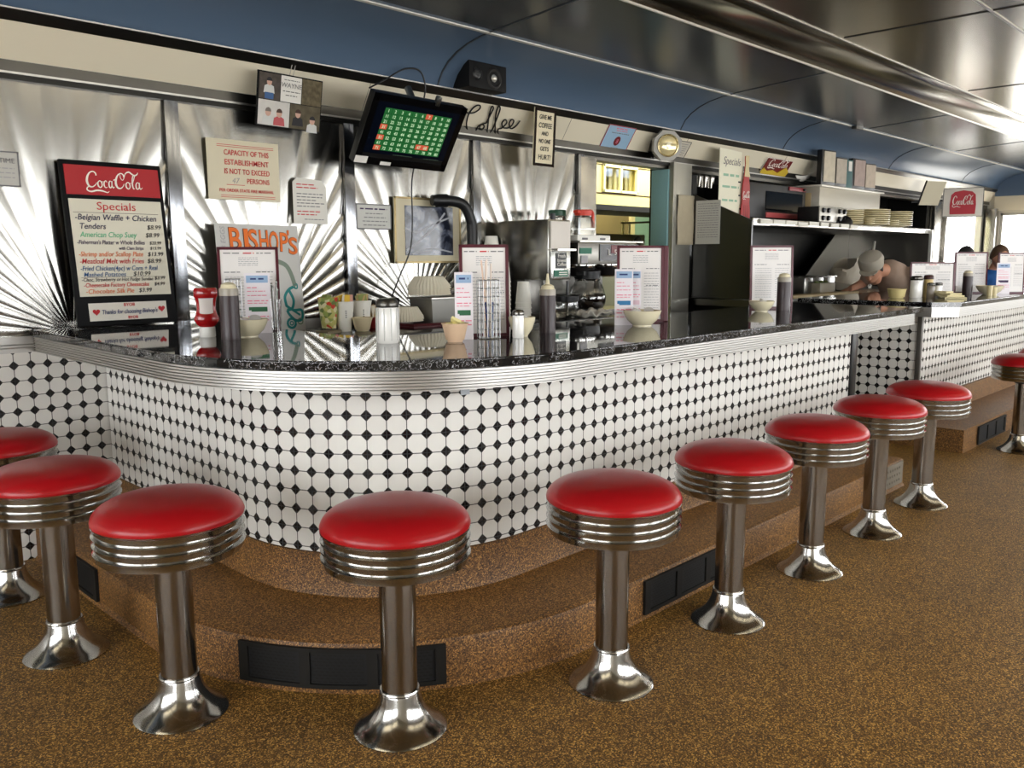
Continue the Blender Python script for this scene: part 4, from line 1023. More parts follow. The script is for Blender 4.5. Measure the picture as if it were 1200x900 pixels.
def shaker(label, x, y, r, h, top, z=ZC, body=None, name='sugar_shaker'):
    t = thing(name, label, 'shaker', (x, y, z))
    b = B()
    prof = [(0, 0), (r*.94, 0), (r, .006), (r*.97, h*.5), (r*.93, h*.80), (r*.9, h*.82)]
    b.lathe(prof, 20); b.obj('glass_jar', body or mat('sugar_white', (238, 236, 230), .15, coat=.6), t)
    b = B(); b.lathe([(r*.98, h*.80), (r*1.0, h*.81), (r*1.0, h*.92), (r*.8, h*.985), (r*.45, h*1.0), (0, h)], 36); b.obj('lid', top, t)
    return t
t = shaker('large glass sugar shaker with steel lid, front of the stacked coffee filters', 1.70, 2.235, .037, .146, mat('shaker_lid', (92, 90, 86), .3, .9))
b = B()
for i in range(10): b.box((.0365*math.cos(i*PI/5), .0365*math.sin(i*PI/5), .062), (.003, .003, .105))
b.obj('glass_flutes', mat('flute_grey', (196, 194, 188), .1), t)
shaker('small salt shaker with steel lid beside the straw holder menu', 2.115, 2.04, .021, .098, mat('lid_steel', (110, 108, 104), .25, 1), name='salt_shaker')
shaker('glass sugar shaker at the near end of the second counter', 5.98, 2.06, .04, .145, mat('lid_steel', (110, 108, 104), .25, 1))
shaker('left one of two salt shakers on the second counter', 6.04, 1.985, .026, .10, mat('lid_steel', (110, 108, 104), .25, 1), name='salt_shaker', body=mat('pepper_fill', (120, 110, 96), .2))
shaker('right one of two salt shakers on the second counter', 6.12, 1.965, .026, .10, mat('lid_steel', (110, 108, 104), .25, 1), name='salt_shaker')
shaker('brown-topped squeeze bottle behind the two salt shakers', 6.12, 2.03, .032, .15, mat('brown_top', (60, 26, 24), .4), name='sauce_bottle', body=mat('sauce_amber', (196, 170, 110), .3))
# --- wire straw holders
def wire_caddy(label, x, y, w, d, h, straws, rot=None, z=ZC, extras=True):
    t = thing('straw_holder', label, 'holder', (x, y, z), face(x, y) if rot is None else rot)
    b = B(); r = .0016
    for zz in [.004+(h-.004)*k/7 for k in range(8)]:
        b.tube([(-w/2, -d/2, zz), (w/2, -d/2, zz), (w/2, d/2, zz), (-w/2, d/2, zz)], r, 5, True)
    for k in range(6):
        for yy in (-d/2, d/2): b.cyl((-w/2+w*k/5, yy, .004), (-w/2+w*k/5, yy, h), r, seg=5)
    b.obj('wire_cage', mat('wire_grey', (150, 150, 150), .3, .9), t)
    b = B(); b.box((0, 0, .003), (w, d, .004)); b.obj('base_plate', STEEL, t, smooth=False)
    for i, (dx, dy, hh, m_) in enumerate(straws):
        s_ = thing('drinking_straw', 'straw standing in the '+('holder by the leftmost menu' if x < 1.8 else 'holder with dark straws'), 'straw', (x+dx, y+dy, z+.006), 0, 'straws in the '+('left' if x < 1.8 else 'right')+' holder')
        s_.rotation_euler = (.03*((i*7) % 5-2), .03*((i*3) % 5-2), 0)
        b = B(); b.lathe([(.0030, 0), (.0030, hh), (.0024, hh), (.0024, 0)], 8); b.obj('tube', m_, s_)
    return t
wire_caddy('grey wire holder with two dark straws between syrup bottle and leftmost card', 1.530, 2.94, .055, .05, .20, [(-.008, 0, .07, INKS['black']), (.01, .01, .065, INKS['black'])])
wire_caddy('wire holder with wrapped and dark straws before a menu', 2.03, 2.10, .07, .055, .20, [(-.012, -.012, .12, INKS['blue']), (-.002, -.016, .115, INKS['black']), (.006, -.012, .12, INKS['blue']), (-.018, 0, .26, mat('straw_paper', (236, 206, 184), .6)), (-.008, .006, .265, mat('straw_paper2', (240, 226, 214), .6)), (.002, .004, .262, mat('straw_paper', (236, 206, 184), .6)), (.012, .006, .25, mat('straw_paper2', (240, 226, 214), .6))], rot=-.62)
t = thing('drinking_glass', 'narrow clear glass holding cutlery, right of the leftmost menu', 'glass', (1.70, 2.94, ZC))
b = B(); b.lathe([(0, .003), (.020, .003), (.025, .12), (.0265, .12), (.0215, 0), (0, 0)], 28); b.obj('glass_wall', GLASS, t)
for i in range(4):
    t = thing('table_knife', 'steel knife handle standing in the clear glass by the leftmost menu', 'cutlery', (1.70, 2.94, ZC+.005), 0, 'cutlery in the clear glass')
    b = B(); b.cyl((.008*math.cos(i*1.6), .008*math.sin(i*1.6), .0), (.013*math.cos(i*1.6), .013*math.sin(i*1.6), .15+.01*i), .0028, seg=6); b.sph((.013*math.cos(i*1.6), .013*math.sin(i*1.6), .15+.01*i), (.005, .003, .008), 8, 6)
    b.obj('handle', mat('cutlery_steel', (120, 120, 116), .25, 1), t)
t = thing('paper_scrap', 'folded brown paper lying at the poster foot', 'paper', (2.19, 3.33, ZB), .4)
b = B(); b.prism([(0, 0), (.11, .0), (.13, .06), (.02, .08)], 0, .012); b.obj('sheet', mat('kraft_paper', (150, 138, 112), .7), t, smooth=False)

# --- cups and packets on the back counter
t = thing('packet_tumbler', 'tall patterned tumbler of sugar packets next to the foam cups', 'tumbler', (2.27, 3.44, ZB))
pm = bpy.data.materials.new('patterned_tumbler'); pm.use_nodes = True; nt = pm.node_tree; bb = nt.nodes['Principled BSDF']
tc = nt.nodes.new('ShaderNodeTexCoord'); vo = nt.nodes.new('ShaderNodeTexVoronoi'); vo.inputs['Scale'].default_value = 55; nt.links.new(tc.outputs['Object'], vo.inputs['Vector'])
sx = nt.nodes.new('ShaderNodeSeparateColor'); nt.links.new(vo.outputs['Color'], sx.inputs[0]); rp = nt.nodes.new('ShaderNodeValToRGB'); nt.links.new(sx.outputs[0], rp.inputs[0])
rp.color_ramp.interpolation = 'CONSTANT'; rp.color_ramp.elements[0].color = lin((196, 190, 110)); rp.color_ramp.elements[1].position = .9; rp.color_ramp.elements[1].color = lin((196, 60, 40))
for pos, cc in ((.3, (150, 164, 84)), (.55, (222, 214, 170)), (.75, (104, 122, 60))): rp.color_ramp.elements.new(pos).color = lin(cc)
nt.links.new(rp.outputs[0], bb.inputs['Base Color']); bb.inputs['Roughness'].default_value = .3
b = B(); b.lathe([(0, .018), (.034, .018), (.05, .165)], 32); b.obj('cup_wall', pm, t)
b = B(); b.lathe([(0, 0), (.033, 0), (.034, .018), (0, .018)], 32); b.obj('base', POTGLASS, t)
PK = [mat('packet_yellow', (226, 186, 52), .5), mat('packet_white', (228, 220, 200), .5), mat('packet_pink', (214, 160, 140), .5), mat('packet_green', (140, 150, 80), .5), mat('packet_tan', (190, 160, 104), .5)]
pk_i = 0
def packets(x, y, z, n, r, cols, where, seed):
    rnd = random.Random(seed)
    for i in range(n):
        t = thing('sugar_packet', 'paper sweetener packet standing in the '+where, 'packet', (x+rnd.uniform(-r, r), y+rnd.uniform(-r, r)*.6, z), rnd.uniform(-.5, .5), 'packets in the '+where)
        t.rotation_euler = (rnd.uniform(-.15, .15), rnd.uniform(-.3, .3), rnd.uniform(-.6, .6))
        b = B(); b.box((0, 0, .032), (.04, .003, .064)); b.obj('packet', PK[cols[i % len(cols)]], t, smooth=False)
def foam_cup(label, x, y, z=ZB, r0=.032, r1=.047, h=.14, group=None, tag_=True, marks=True):
    t = thing('foam_cup', label, 'cup', (x, y, z), face(x, y), group)
    b = B(); b.lathe([(0, .006), (r0*.95, .004), (r0, 0), (r1, h-.004), (r1*1.05, h-.002), (r1*1.05, h+.003), (r1*.95, h+.002), (r0*.92, .008), (0, .008)], 32); b.obj('shell', STYRO, t)
    if marks:
        b = B()
        for k in range(4): b.box((.008, -.0425+.0008*k, .098-k*.010), (.006, .003, .004))
        b.obj('printed_marks', INKS['black'], t, smooth=False)
    return t
packets(2.27, 3.44, ZB+.112, 5, .022, [3, 3, 1, 4], 'patterned tumbler', 3)
foam_cup('foam cup filled with yellow packets behind the small ramekin', 2.345, 3.42); packets(2.345, 3.42, ZB+.11, 6, .024, [0, 4, 1, 0, 2], 'foam cup with yellow packets', 4)
foam_cup('foam cup filled with green and dark packets right of the yellow packet cup', 2.455, 3.43); packets(2.455, 3.43, ZB+.11, 6, .022, [3, 4, 3, 1], 'foam cup with green packets', 5)
t = thing('red_basket', 'low red plastic basket half hidden by the sugar shaker', 'basket', (2.60, 3.50, ZB))
b = B(); b.lathe([(0, .004), (.06, 0), (.085, .05), (.09, .05), (.09, .056), (.08, .056), (.055, .01), (0, .01)], 32); b.obj('shell', mat('basket_red', (150, 36, 30), .45), t)
packets(2.565, 3.49, ZB+.05, 4, .03, [4, 4, 1], 'red basket', 6)
t = thing('serving_tray', 'dark red tray lying under the stainless bin', 'tray', (2.90, 3.44, ZB))
b = B(); b.box((0, 0, .006), (.52, .36, .012), bev=.004); b.obj('base', mat('tray_red', (84, 30, 36), .4), t)
b = B(); b.tube([(-.26, -.18, .016), (.26, -.18, .016), (.26, .18, .016), (-.26, .18, .016)], .008, 6, True); b.obj('rim', mat('tray_red', (84, 30, 36), .4), t)
t = thing('steel_bin', 'rectangular stainless bin under the stacked coffee filters', 'bin', (2.95, 3.40, ZB+.013))
b = B(); b.prism([(-.15, -.09), (.15, -.09), (.15, .09), (-.15, .09)], 0, .125)
for v in b.b.verts:
    if v.co.z < .01: v.co.x *= .92; v.co.y *= .92
b.obj('body', mat('bin_grey', (150, 148, 142), .35, .8), t, smooth=False)
b = B(); b.box((0, 0, .128), (.32, .20, .012), bev=.003); b.obj('lid', mat('bin_lid', (168, 166, 160), .3, .9), t)
FIL = mat('filter_paper', (226, 218, 196), .8)
def filters(label, x, y, z, n, r):
    t = thing('coffee_filters', label, 'filters', (x, y, z))
    b = B(); seg = 72
    for k in range(n):
        prof = [(.0, .004+k*.011), (r*.66, k*.011), (r*(.98+.02*math.sin(k*2.1)), .05+k*.011)]
        rows = []
        for j, (rr, zz) in enumerate(prof):
            if rr == 0: continue
            rows.append([b.b.verts.new(((rr*(1+(.035 if j == 2 else .01)*(1 if i % 2 else -1)))*math.cos(2*PI*i/seg), (rr*(1+(.035 if j == 2 else .01)*(1 if i % 2 else -1)))*math.sin(2*PI*i/seg), zz)) for i in range(seg)])
        for i in range(seg): b.b.faces.new((rows[0][i], rows[0][(i+1) % seg], rows[1][(i+1) % seg], rows[1][i]))
        b.b.faces.new(list(reversed(rows[0])))
    bmesh.ops.transform(b.b, matrix=Matrix.Scale(-1, 4, (0, 0, 1)) if True else None, verts=b.b.verts)
    o = b.obj('pleated_stack', FIL, t); o.location.z = .05+n*.011
    return t
filters('white pleated coffee filters piled upside down on the stainless bin', 2.86, 3.40, ZB+.148, 5, .112)
filters('white pleated coffee filters on the back counter left of the bin', 2.72, 3.42, ZB+.018, 3, .09)
# stacks of foam cups, one cup showing above the next
for nm, x, y, z, n, dz, r0, r1, h in (('tall stack behind the straw holder menu', 3.50, 3.50, ZB, 9, .026, .034, .046, .12), ('short stack right of the tall one', 3.59, 3.42, ZB, 4, .028, .034, .046, .125)):
    for k in range(n):
        c_ = foam_cup('upturned foam cup in the '+nm, x, y, z+k*dz+h, r0, r1, h, 'foam cups in the '+nm, marks=False); c_.rotation_euler = (PI, 0, 0)
c_ = foam_cup('single upturned foam cup topping the pile under the black pipe', 3.46, 3.55, ZB+.47, .034, .046, .08, marks=False); c_.rotation_euler = (PI, 0, 0)
t = thing('cup_dispenser', 'steel shelf bracket on the wall carrying the single foam cup', 'shelf', (3.46, 3.60, ZB+.37))
b = B(); b.box((0, -.02, 0), (.12, .16, .01)); b.box((0, .06, -.18), (.03, .02, .38)); b.obj('bracket', STEEL, t, smooth=False)
t = thing('black_pipe', 'thick black elbow pipe on the wall right of the aerial picture', 'pipe', (3.28, 3.62, 1.2))
b = B(); b.tube(spline([(3.10-3.28, .03, .32), (3.20-3.28, 0, .322), (3.29-3.28, -.02, .30), (3.335-3.28, -.03, .22), (3.345-3.28, -.03, .12), (3.35-3.28, -.03, -.33)], 6), .03, 12); b.obj('hose', mat('hose_black', (22, 22, 23), .45), t)
b = B(); b.cyl((3.13-3.28, .028, .32), (3.19-3.28, .005, .322), .036, seg=20); b.obj('coupling', BLACK, t)

# --- iced tea brewer
t = thing('tea_brewer', 'tall boxy stainless iced tea brewer with sloped spout and green label', 'brewer', (3.745, 3.43, ZB))
b = B(); b.box((0, .04, .39), (.2, .38, .345), bev=.008); b.obj('body', mat('brewer_steel', (150, 148, 142), .22, 1, noise=.1, nscale=5), t)
b = B(); b.box((0, .13, .11), (.16, .16, .22), bev=.004); b.box((0, .04, .01), (.2, .36, .02), bev=.004); b.obj('pedestal', DSTEEL, t)
b = B(); b.box((0, -.156, .475), (.17, .012, .155), bev=.004); b.obj('spec_plate', mat('plate_white', (226, 218, 208), .45), t)
b = B(); b.box((0, -.156, .305), (.17, .012, .155), bev=.004); b.obj('front_plate', mat('plate_steel', (190, 190, 184), .25, .8), t)
b = B(); b.box((.0, -.164, .328), (.09, .006, .09)); b.obj('black_sign', BLACK, t, smooth=False)
o = lettering([('Fresh', 0, .018, .03, 'CENTER'), ('Brewed', 0, -.006, .024, 'CENTER'), ('Coffee', 0, -.03, .028, 'CENTER')], INKS['white'], t, 0); o.matrix_local = frame((.0, -.1685, .328), (1, 0, 0), (0, 0, 1))
b = B(); b.box((.0, -.164, .255), (.12, .005, .036)); b.obj('green_label', mat('label_green', (34, 110, 84), .5), t, smooth=False)
b = B(); b.box((.015, -.1675, .261), (.07, .002, .006)); b.box((.015, -.1675, .249), (.07, .002, .006)); b.obj('label_print', INKS['white'], t, smooth=False)
b = B(); b.box((.0, -.18, .39), (.16, .06, .012)); b.obj('drip_lip', STEEL, t)
b = B(); b.cyl((.02, -.08, .56), (.02, -.08, .60), .014, seg=16); b.obj('lid_knob', BLACK, t)
b = B(); b.cyl((.085, -.14, .0), (.085, -.14, .21), .008, seg=10); b.obj('tap_rod', BLACK, t)

# --- two-pot coffee brewer
BX, BY = 4.17, 3.40
t = thing('coffee_brewer', 'black and steel double coffee brewer with white warmer top', 'brewer', (BX, BY, ZB))
t.scale = (1.22, 1, 1)
b = B(); b.box((0, .06, .015), (.50, .40, .03), bev=.006); b.box((0, .19, .22), (.48, .13, .40), bev=.006); b.obj('frame', DSTEEL, t)
b = B(); b.box((.03, .05, .37), (.48, .34, .13), bev=.006); b.obj('head', mat('brewer_head', (120, 118, 112), .3, 1), t)
b = B(); b.box((-.055, .06, .458), (.26, .30, .045), bev=.004); b.obj('warmer_top', mat('warmer_white', (238, 236, 228), .4), t)
b = B(); b.box((-.13, -.092, .458), (.04, .004, .012)); b.box((.01, -.092, .458), (.04, .004, .012)); b.obj('warmer_switch', INKS['grey'], t, smooth=False)
b = B(); b.box((.06, .05, .442), (.52, .35, .008)); b.obj('top_plate', mat('top_plate', (206, 200, 186), .3, .8), t, smooth=False)
b = B(); b.box((.06, -.123, .375), (.21, .006, .10)); b.box((.225, -.123, .375), (.10, .006, .10)); b.obj('control_panel', mat('panel_black', (26, 20, 22), .25), t, smooth=False)
b = B(); b.box((.09, -.127, .395), (.09, .003, .05)); b.obj('red_emblem', mat('emblem_maroon', (110, 36, 40), .4), t, smooth=False)
o = lettering([('L', -.03, -.01, .05, 'CENTER'), ('57', .03, -.008, .045, 'CENTER')], INKS['white'], t, 0, name='panel_numerals'); o.matrix_local = frame((.06, -.1295, .37), (1, 0, 0), (0, 0, 1))
b = B(); b.box((-.155, -.124, .385), (.09, .004, .035)); b.obj('green_label', mat('label_green', (34, 110, 84), .5), t, smooth=False)
b = B(); b.box((-.165, -.124, .335), (.05, .004, .045)); b.obj('grey_label', INKS['ltgrey'], t, smooth=False)
for sx_ in (-.09, .13):
    b = B(); b.lathe([(.085, .305), (.082, .285), (.06, .235), (.03, .225), (0, .225)], 30, c=(sx_, -.02, 0)); b.obj('filter_basket', mat('basket_black', (22, 20, 20), .3), t)
    b = B(); b.lathe([(.087, .285), (.089, .29), (.089, .303), (.086, .306)], 30, c=(sx_, -.02, 0)); b.obj('basket_rim', CHROME, t)
b = B(); b.lathe([(0, .032), (.075, .032), (.078, .036), (0, .036)], 30, c=(-.06, -.03, 0)); b.obj('hot_plate', BLACK, t)
def pot(label, x, y, z, hcol, fill, rot=0, s=1.0):
    t = thing('coffee_pot', label, 'coffee pot', (x, y, z), rot)
    b = B(); b.lathe([(0, .002), (.066*s, 0), (.076*s, .02*s), (.078*s, .045*s), (.066*s, .085*s), (.05*s, .112*s), (.048*s, .122*s)], 36); b.obj('glass_bowl', POTGLASS, t)
    if fill:
        b = B(); b.lathe([(0, .004), (.064*s, .003), (.074*s, .02*s), (.0755*s, .045*s), (.073*s, .056*s), (0, .056*s)], 36); b.obj('coffee', mat('coffee_liquid', (20, 10, 6), .08), t)
    b = B(); b.lathe([(.047*s, .118*s), (.053*s, .118*s), (.056*s, .15*s), (.05*s, .155*s), (0, .155*s)], 30); b.box((-.055*s, 0, .142*s), (.05*s, .035*s, .016*s), Matrix.Identity(4)); b.obj('collar', hcol, t)
    b = B(); b.tube(spline([(.045*s, 0, .145*s), (.085*s, 0, .15*s), (.105*s, 0, .135*s), (.108*s, 0, .10*s), (.112*s, 0, .05*s)], 5), [.012*s]*21, 10); b.obj('handle', hcol, t)
    b = B(); b.lathe([(.0535*s, .112*s), (.0545*s, .118*s), (.0525*s, .12*s)], 30); b.obj('steel_band', CHROME, t)
    return t
POTRED = mat('handle_red', (212, 62, 42), .4); POTGRN = mat('handle_green', (24, 70, 46), .4)
pot('empty glass coffee pot with red collar and handle on the warmer top', BX-.045, BY+.02, ZB+.482, POTRED, False, .1)
pot('empty glass coffee pot with dark green collar behind the red one', BX-.15, BY+.14, ZB+.482, POTGRN, False, .3)
pot('half-full coffee pot with black collar on the lower plate', BX-.07, BY-.04, ZB+.037, BLACK, True, .3, 1.5)
t = thing('crumpled_towel', 'white cloth lying on the back counter left of the coffee brewer', 'cloth', (3.90, 3.17, ZB))
b = B(); n = 12; V = [[b.b.verts.new((.24*(i/n-.5), .16*(j/n-.5), .026+.014*math.sin(i*1.3)*math.cos(j*1.1)+.012*math.sin((i+j)*.9))) for i in range(n+1)] for j in range(n+1)]
for j in range(n):
    for i in range(n): b.b.faces.new((V[j][i], V[j][i+1], V[j+1][i+1], V[j+1][i]))
o = b.obj('cloth', mat('towel_white', (214, 208, 196), .9), t); o.modifiers.new('thick', 'SOLIDIFY').thickness = .008
t = thing('coffee_pot', 'small empty glass pot with black lid in front of the tea brewer', 'coffee pot', (3.68, 3.17, ZB))
b = B(); b.lathe([(0, .0), (.05, 0), (.075, .06), (.068, .10)], 28); b.obj('pot_bowl', POTGLASS, t)
b = B(); b.lathe([(.066, .10), (.072, .10), (.074, .13), (0, .135)], 28); b.obj('pot_collar', BLACK, t)

# --- specials board leaning on the wall at the counter's left end
t = thing('specials_board', 'black framed specials board with red soda header leaning at the left end', 'board', M=frame((1.205, 3.60, .938), (.408, .0, 0), (-.0, .085, .66)))
w_, h_ = .405, .668
b = B(); b.box((w_/2, h_/2, -.008), (w_, h_, .022), bev=.007); b.obj('frame', mat('board_black', (16, 16, 17), .6, spec=.2), t)
b = B(); b.box((w_/2, .588, .0045), (.375, .118, .004)); b.obj('header', mat('header_red', (176, 22, 34), .35), t, smooth=False)
soda_script(.085, .555, .243, mat('logo_white', (246, 240, 226), .5), t, .0068, sy=.93, grow=.8)
b = B(); b.box((w_/2, .316, .0045), (.368, .392, .004)); b.obj('writing_panel', mat('panel_ivory', (224, 218, 198), .3), t, smooth=False)
b = B(); b.box((w_/2, .056, .0045), (.315, .072, .004)); b.obj('thanks_card', mat('thanks_white', (232, 226, 214), .5), t, smooth=False)
HW = dict(thin=.004, shear=.22, name='handwriting')
lettering([('Specials', .20, .470, .046, 'CENTER', 0, .155)], INKS['red'], t, .0068, thin=.0, shear=.05, name='handwriting')
lettering([('-Belgian Waffle + Chicken', .032, .428, .034, 'LEFT', 0, .325), ('Tenders', .045, .392, .033, 'LEFT', 0, .10)], mat('ink_navy', (34, 34, 74), .6), t, .0068, **HW)
lettering([('American Chop Suey', .045, .359, .031, 'LEFT', 0, .225)], INKS['green'], t, .0068, **HW)
lettering([("-Fisherman's Platter w Whole Bellies", .03, .330, .024, 'LEFT', 0, .268), ('with Clam Strips', .19, .308, .019, 'LEFT', 0, .10)], INKS['dark'], t, .0068, **HW)
lettering([('-Shrimp and/or Scallop Plate', .03, .281, .028, 'LEFT', 0, .255), ('-Chocolate Silk Pie', .04, .131, .026, 'LEFT', 0, .19)], INKS['orange'], t, .0068, **HW)
lettering([('-Meatloaf Melt with Fries', .03, .252, .029, 'LEFT', 0, .255), ('-Cheesecake Factory Cheesecake', .035, .157, .024, 'LEFT', 0, .26)], INKS['red'], t, .0068, **HW)
lettering([('-Fried Chicken(4pc) w Corn + Real', .03, .223, .028, 'LEFT', 0, .31), ('Mashed Potatoes', .04, .199, .026, 'LEFT', 0, .165)], mat('ink_steel_blue', (50, 92, 140), .6), t, .0068, **HW)
lettering([('$8.99', .315, .394, .026, 'LEFT'), ('$8.99', .305, .361, .026, 'LEFT'), ('$20.99', .318, .331, .018, 'LEFT'), ('$13.99', .318, .309, .017, 'LEFT'), ('$13.99', .305, .282, .024, 'LEFT'), ('$8.99', .300, .253, .026, 'LEFT'), ('$10.99', .235, .200, .026, 'LEFT'), ('$3.99', .322, .183, .02, 'LEFT'), ('$4.99', .318, .158, .02, 'LEFT'), ('$3.99', .25, .132, .024, 'LEFT'), ('-Choc, Strawberry or Hot Fudge Sundae', .03, .180, .021, 'LEFT', 0, .285)], INKS['black'], t, .0068, **HW)
b = B(); b.box((.20, .458, .0068), (.34, .0015, .0006)); b.box((.20, .196, .0068), (.34, .0012, .0006)); b.obj('ruled_line', INKS['brown'], t, smooth=False)
lettering([('BYOB', .205, .076, .018, 'CENTER'), ('BYOB', .215, .024, .016, 'CENTER')], INKS['red'], t, .0068, thin=.02)
lettering([("Thanks for choosing Bishop's", .205, .046, .026, 'CENTER', 0, .225)], INKS['blue'], t, .0068, **HW)
b = B()
for cx_, cy_ in ((.072, .056), (.338, .06)):
    b.prism([(cx_+.0009*16*math.sin(a*.2513)**3, cy_+.0009*(13*math.cos(a*.2513)-5*math.cos(2*a*.2513)-2*math.cos(3*a*.2513)-math.cos(4*a*.2513))) for a in range(25)], .0064, .0072)
b.obj('red_heart', mat('heart_red', (190, 36, 44), .5), t, smooth=False)

# ------------------------------------------------------------------ on and around the exhaust hood
SH = 1.491
t = thing('countertop_oven', 'black oven with red top and bottom strips at the left of the hood shelf', 'oven', (7.02, 3.83, SH))
b = B(); b.box((0, 0, .185), (1.02, .44, .29), bev=.012); b.obj('body', mat('oven_body', (26, 26, 28), .4), t)
b = B(); b.box((.33, -.225, .31), (.32, .012, .034), bev=.003); b.obj('red_top_strip', mat('oven_red', (138, 30, 38), .4), t)
b = B(); b.box((.13, -.225, .07), (.72, .012, .045), bev=.003); b.obj('red_bottom_strip', mat('oven_pink', (186, 84, 84), .4), t)
b = B(); b.box((.10, -.222, .19), (.68, .008, .16)); b.obj('dark_window', mat('oven_glass', (10, 12, 16), .08), t, smooth=False)
b = B(); b.lathe([(0, .02), (.012, .018), (.014, 0)], 16, M=Matrix.Translation((.44, -.231, .31)) @ Matrix.Rotation(PI/2, 4, 'X')); b.obj('control_knob', BLACK, t)
t = thing('stereo_unit', 'silver-faced unit with eight black knobs on the hood shelf', 'stereo', (7.22, 3.36, SH))
b = B(); b.box((.095, .0, .07), (.49, .20, .14), bev=.008); b.obj('case', BLACK, t)
b = B(); b.box((-.02, -.114, .075), (.34, .012, .13), bev=.003); b.box((.25, -.114, .085), (.20, .012, .10), bev=.003); b.obj('silver_face', mat('silver_face', (168, 164, 154), .35, .5), t)
for i in range(8):
    dx, dz = (-.13, -.03, .19, .29)[i % 4], (.04, .105)[i//4]
    b = B(); b.lathe([(0, .022), (.018, .02), (.022, 0)], 16, M=Matrix.Translation((dx, -.12, dz)) @ Matrix.Rotation(PI/2, 4, 'X')); b.obj('knob', BLACK, t)
for dx in (-.45, .45):
    b = B(); b.cyl((dx, -.15, 0), (dx, -.15, .05), .025, seg=12); b.cyl((dx, .15, 0), (dx, .15, .05), .025, seg=12); o = b.obj('rubber_foot', RUBBER, bpy.data.objects['countertop_oven'])
t = thing('dome_lid', 'black dome-shaped lid lying before the silver-faced unit', 'lid', (7.555, 3.27, SH))
b = B(); b.lathe([(.088, 0), (.092, .005), (.085, .03), (.068, .055), (.04, .072), (0, .078)], 32); b.obj('dome', BLACK, t)
b = B(); b.lathe([(.015, .076), (.018, .095), (0, .1)], 16); b.obj('knob', BLACK, t)
PLT = mat('plate_cream', (206, 192, 146), .3)
def plate0(label, group):
    t = thing('dinner_plate', label, 'plate', (0, 0, 0), 0, group)
    b = B(); b.lathe([(0, .004), (.55, .002), (.60, 0), (.62, .003), (1.0, .017), (1.0, .021), (.98, .021), (.60, .008), (0, .008)], 40); o = b.obj('dish', PLT, t); o.scale = (1, 1, 1); return t
def stack(x, y, n, r, lab, group):
    for k in range(n):
        t = thing('dinner_plate', lab, 'plate', (x, y, SH+k*.0185), 0, group)
        b = B(); b.lathe([(0, .004), (.55*r, .002), (.60*r, 0), (.62*r, .003), (r, .012), (r, .0185), (.97*r, .0185), (.60*r, .008), (0, .008)], 36); b.obj('dish', PLT, t)
stack(7.80, 3.34, 7, .15, 'cream plate in the left stack on the hood shelf', 'plates in the left shelf stack')
stack(8.20, 3.31, 8, .2, 'cream plate in the middle and tallest stack on the hood shelf', 'plates in the middle shelf stack')
stack(8.78, 3.31, 8, .2, 'cream plate in the right stack on the hood shelf', 'plates in the right shelf stack')
stack(7.96, 3.20, 3, .055, 'small cream plate in the low stack between left and middle stacks', 'small plates left of the middle stack')
stack(8.50, 3.21, 3, .08, 'small cream plate in the low stack between middle and right stacks', 'small plates right of the middle stack')
t = thing('steel_cabinet', 'long stainless box on the hood shelf carrying the wooden panels', 'cabinet', (8.32, 3.70, SH))
b = B(); b.box((0, 0, .175), (1.40, .36, .35), bev=.006); b.obj('body', mat('box_steel', (186, 180, 166), .4, .5), t)
b = B(); b.box((0, -.01, .356), (1.46, .40, .016), bev=.004); b.obj('lid', mat('lid_bright', (210, 206, 196), .35, .5), t)
b = B(); b.box((-.703, .02, .22), (.004, .24, .15)); b.obj('side_notice', mat('notice_tan', (196, 172, 130), .6), t, smooth=False)
WDS = [mat('weathered_wood_%s' % k, c, .8, noise=.25, nscale=18) for k, c in (('pale', (206, 196, 176)), ('grey', (188, 178, 164)), ('rose', (176, 158, 150)), ('sand', (196, 182, 166)))]
for i, (x, w_, h_, wd, lb) in enumerate(((7.72, .235, .31, 0, 'first and tallest black-framed wooden panel from the left on the steel box'), (7.98, .225, .265, 1, 'second black-framed wooden panel from the left on the steel box'), (8.40, .24, .285, 2, 'third large black-framed wooden panel on the steel box, right of the teal one'), (8.66, .235, .26, 3, 'rightmost black-framed wooden panel on the steel box'))):
    t = thing('wooden_panel', lb, 'panel', (x, 3.50, SH+.365), -.1, 'wooden panels on the steel box')
    b = B(); b.box((0, .02, h_/2), (w_, .05, h_), bev=.004); b.obj('black_frame', BLACK, t)
    b = B(); b.box((.008, -.008, h_/2+.006), (w_-.045, .01, h_-.04)); b.obj('wood_face', WDS[wd], t, smooth=False)
t = thing('teal_panel', 'narrow teal panel with small white card between the wooden panels', 'panel', (8.19, 3.50, SH+.365), -.1)
b = B(); b.box((0, .02, .13), (.12, .04, .26), bev=.003); b.obj('board', mat('teal_board', (66, 104, 104), .6), t)
b = B(); b.box((.005, -.003, .20), (.06, .006, .09)); b.obj('white_card', WHITE, t, smooth=False)
# hanging ladles and pans behind the pale sheet
for i, (x, l) in enumerate(((6.26, .20), (6.36, .24), (6.46, .2))):
    t = thing('steel_cup', 'steel measuring cup hanging in the dark gap beside the steel post', 'cup', (x, 3.97, 1.78), 0, 'hanging steel cups by the post')
    b = B(); b.lathe([(.0, .0), (.04, .004), (.05, .10), (.046, .10), (.036, .01), (0, .008)], 24); b.obj('cup', STEEL, t)
    b = B(); b.cyl((0, .05, .09), (0, .06, .09+l*.4), .005, seg=8); b.obj('handle', STEEL, t)
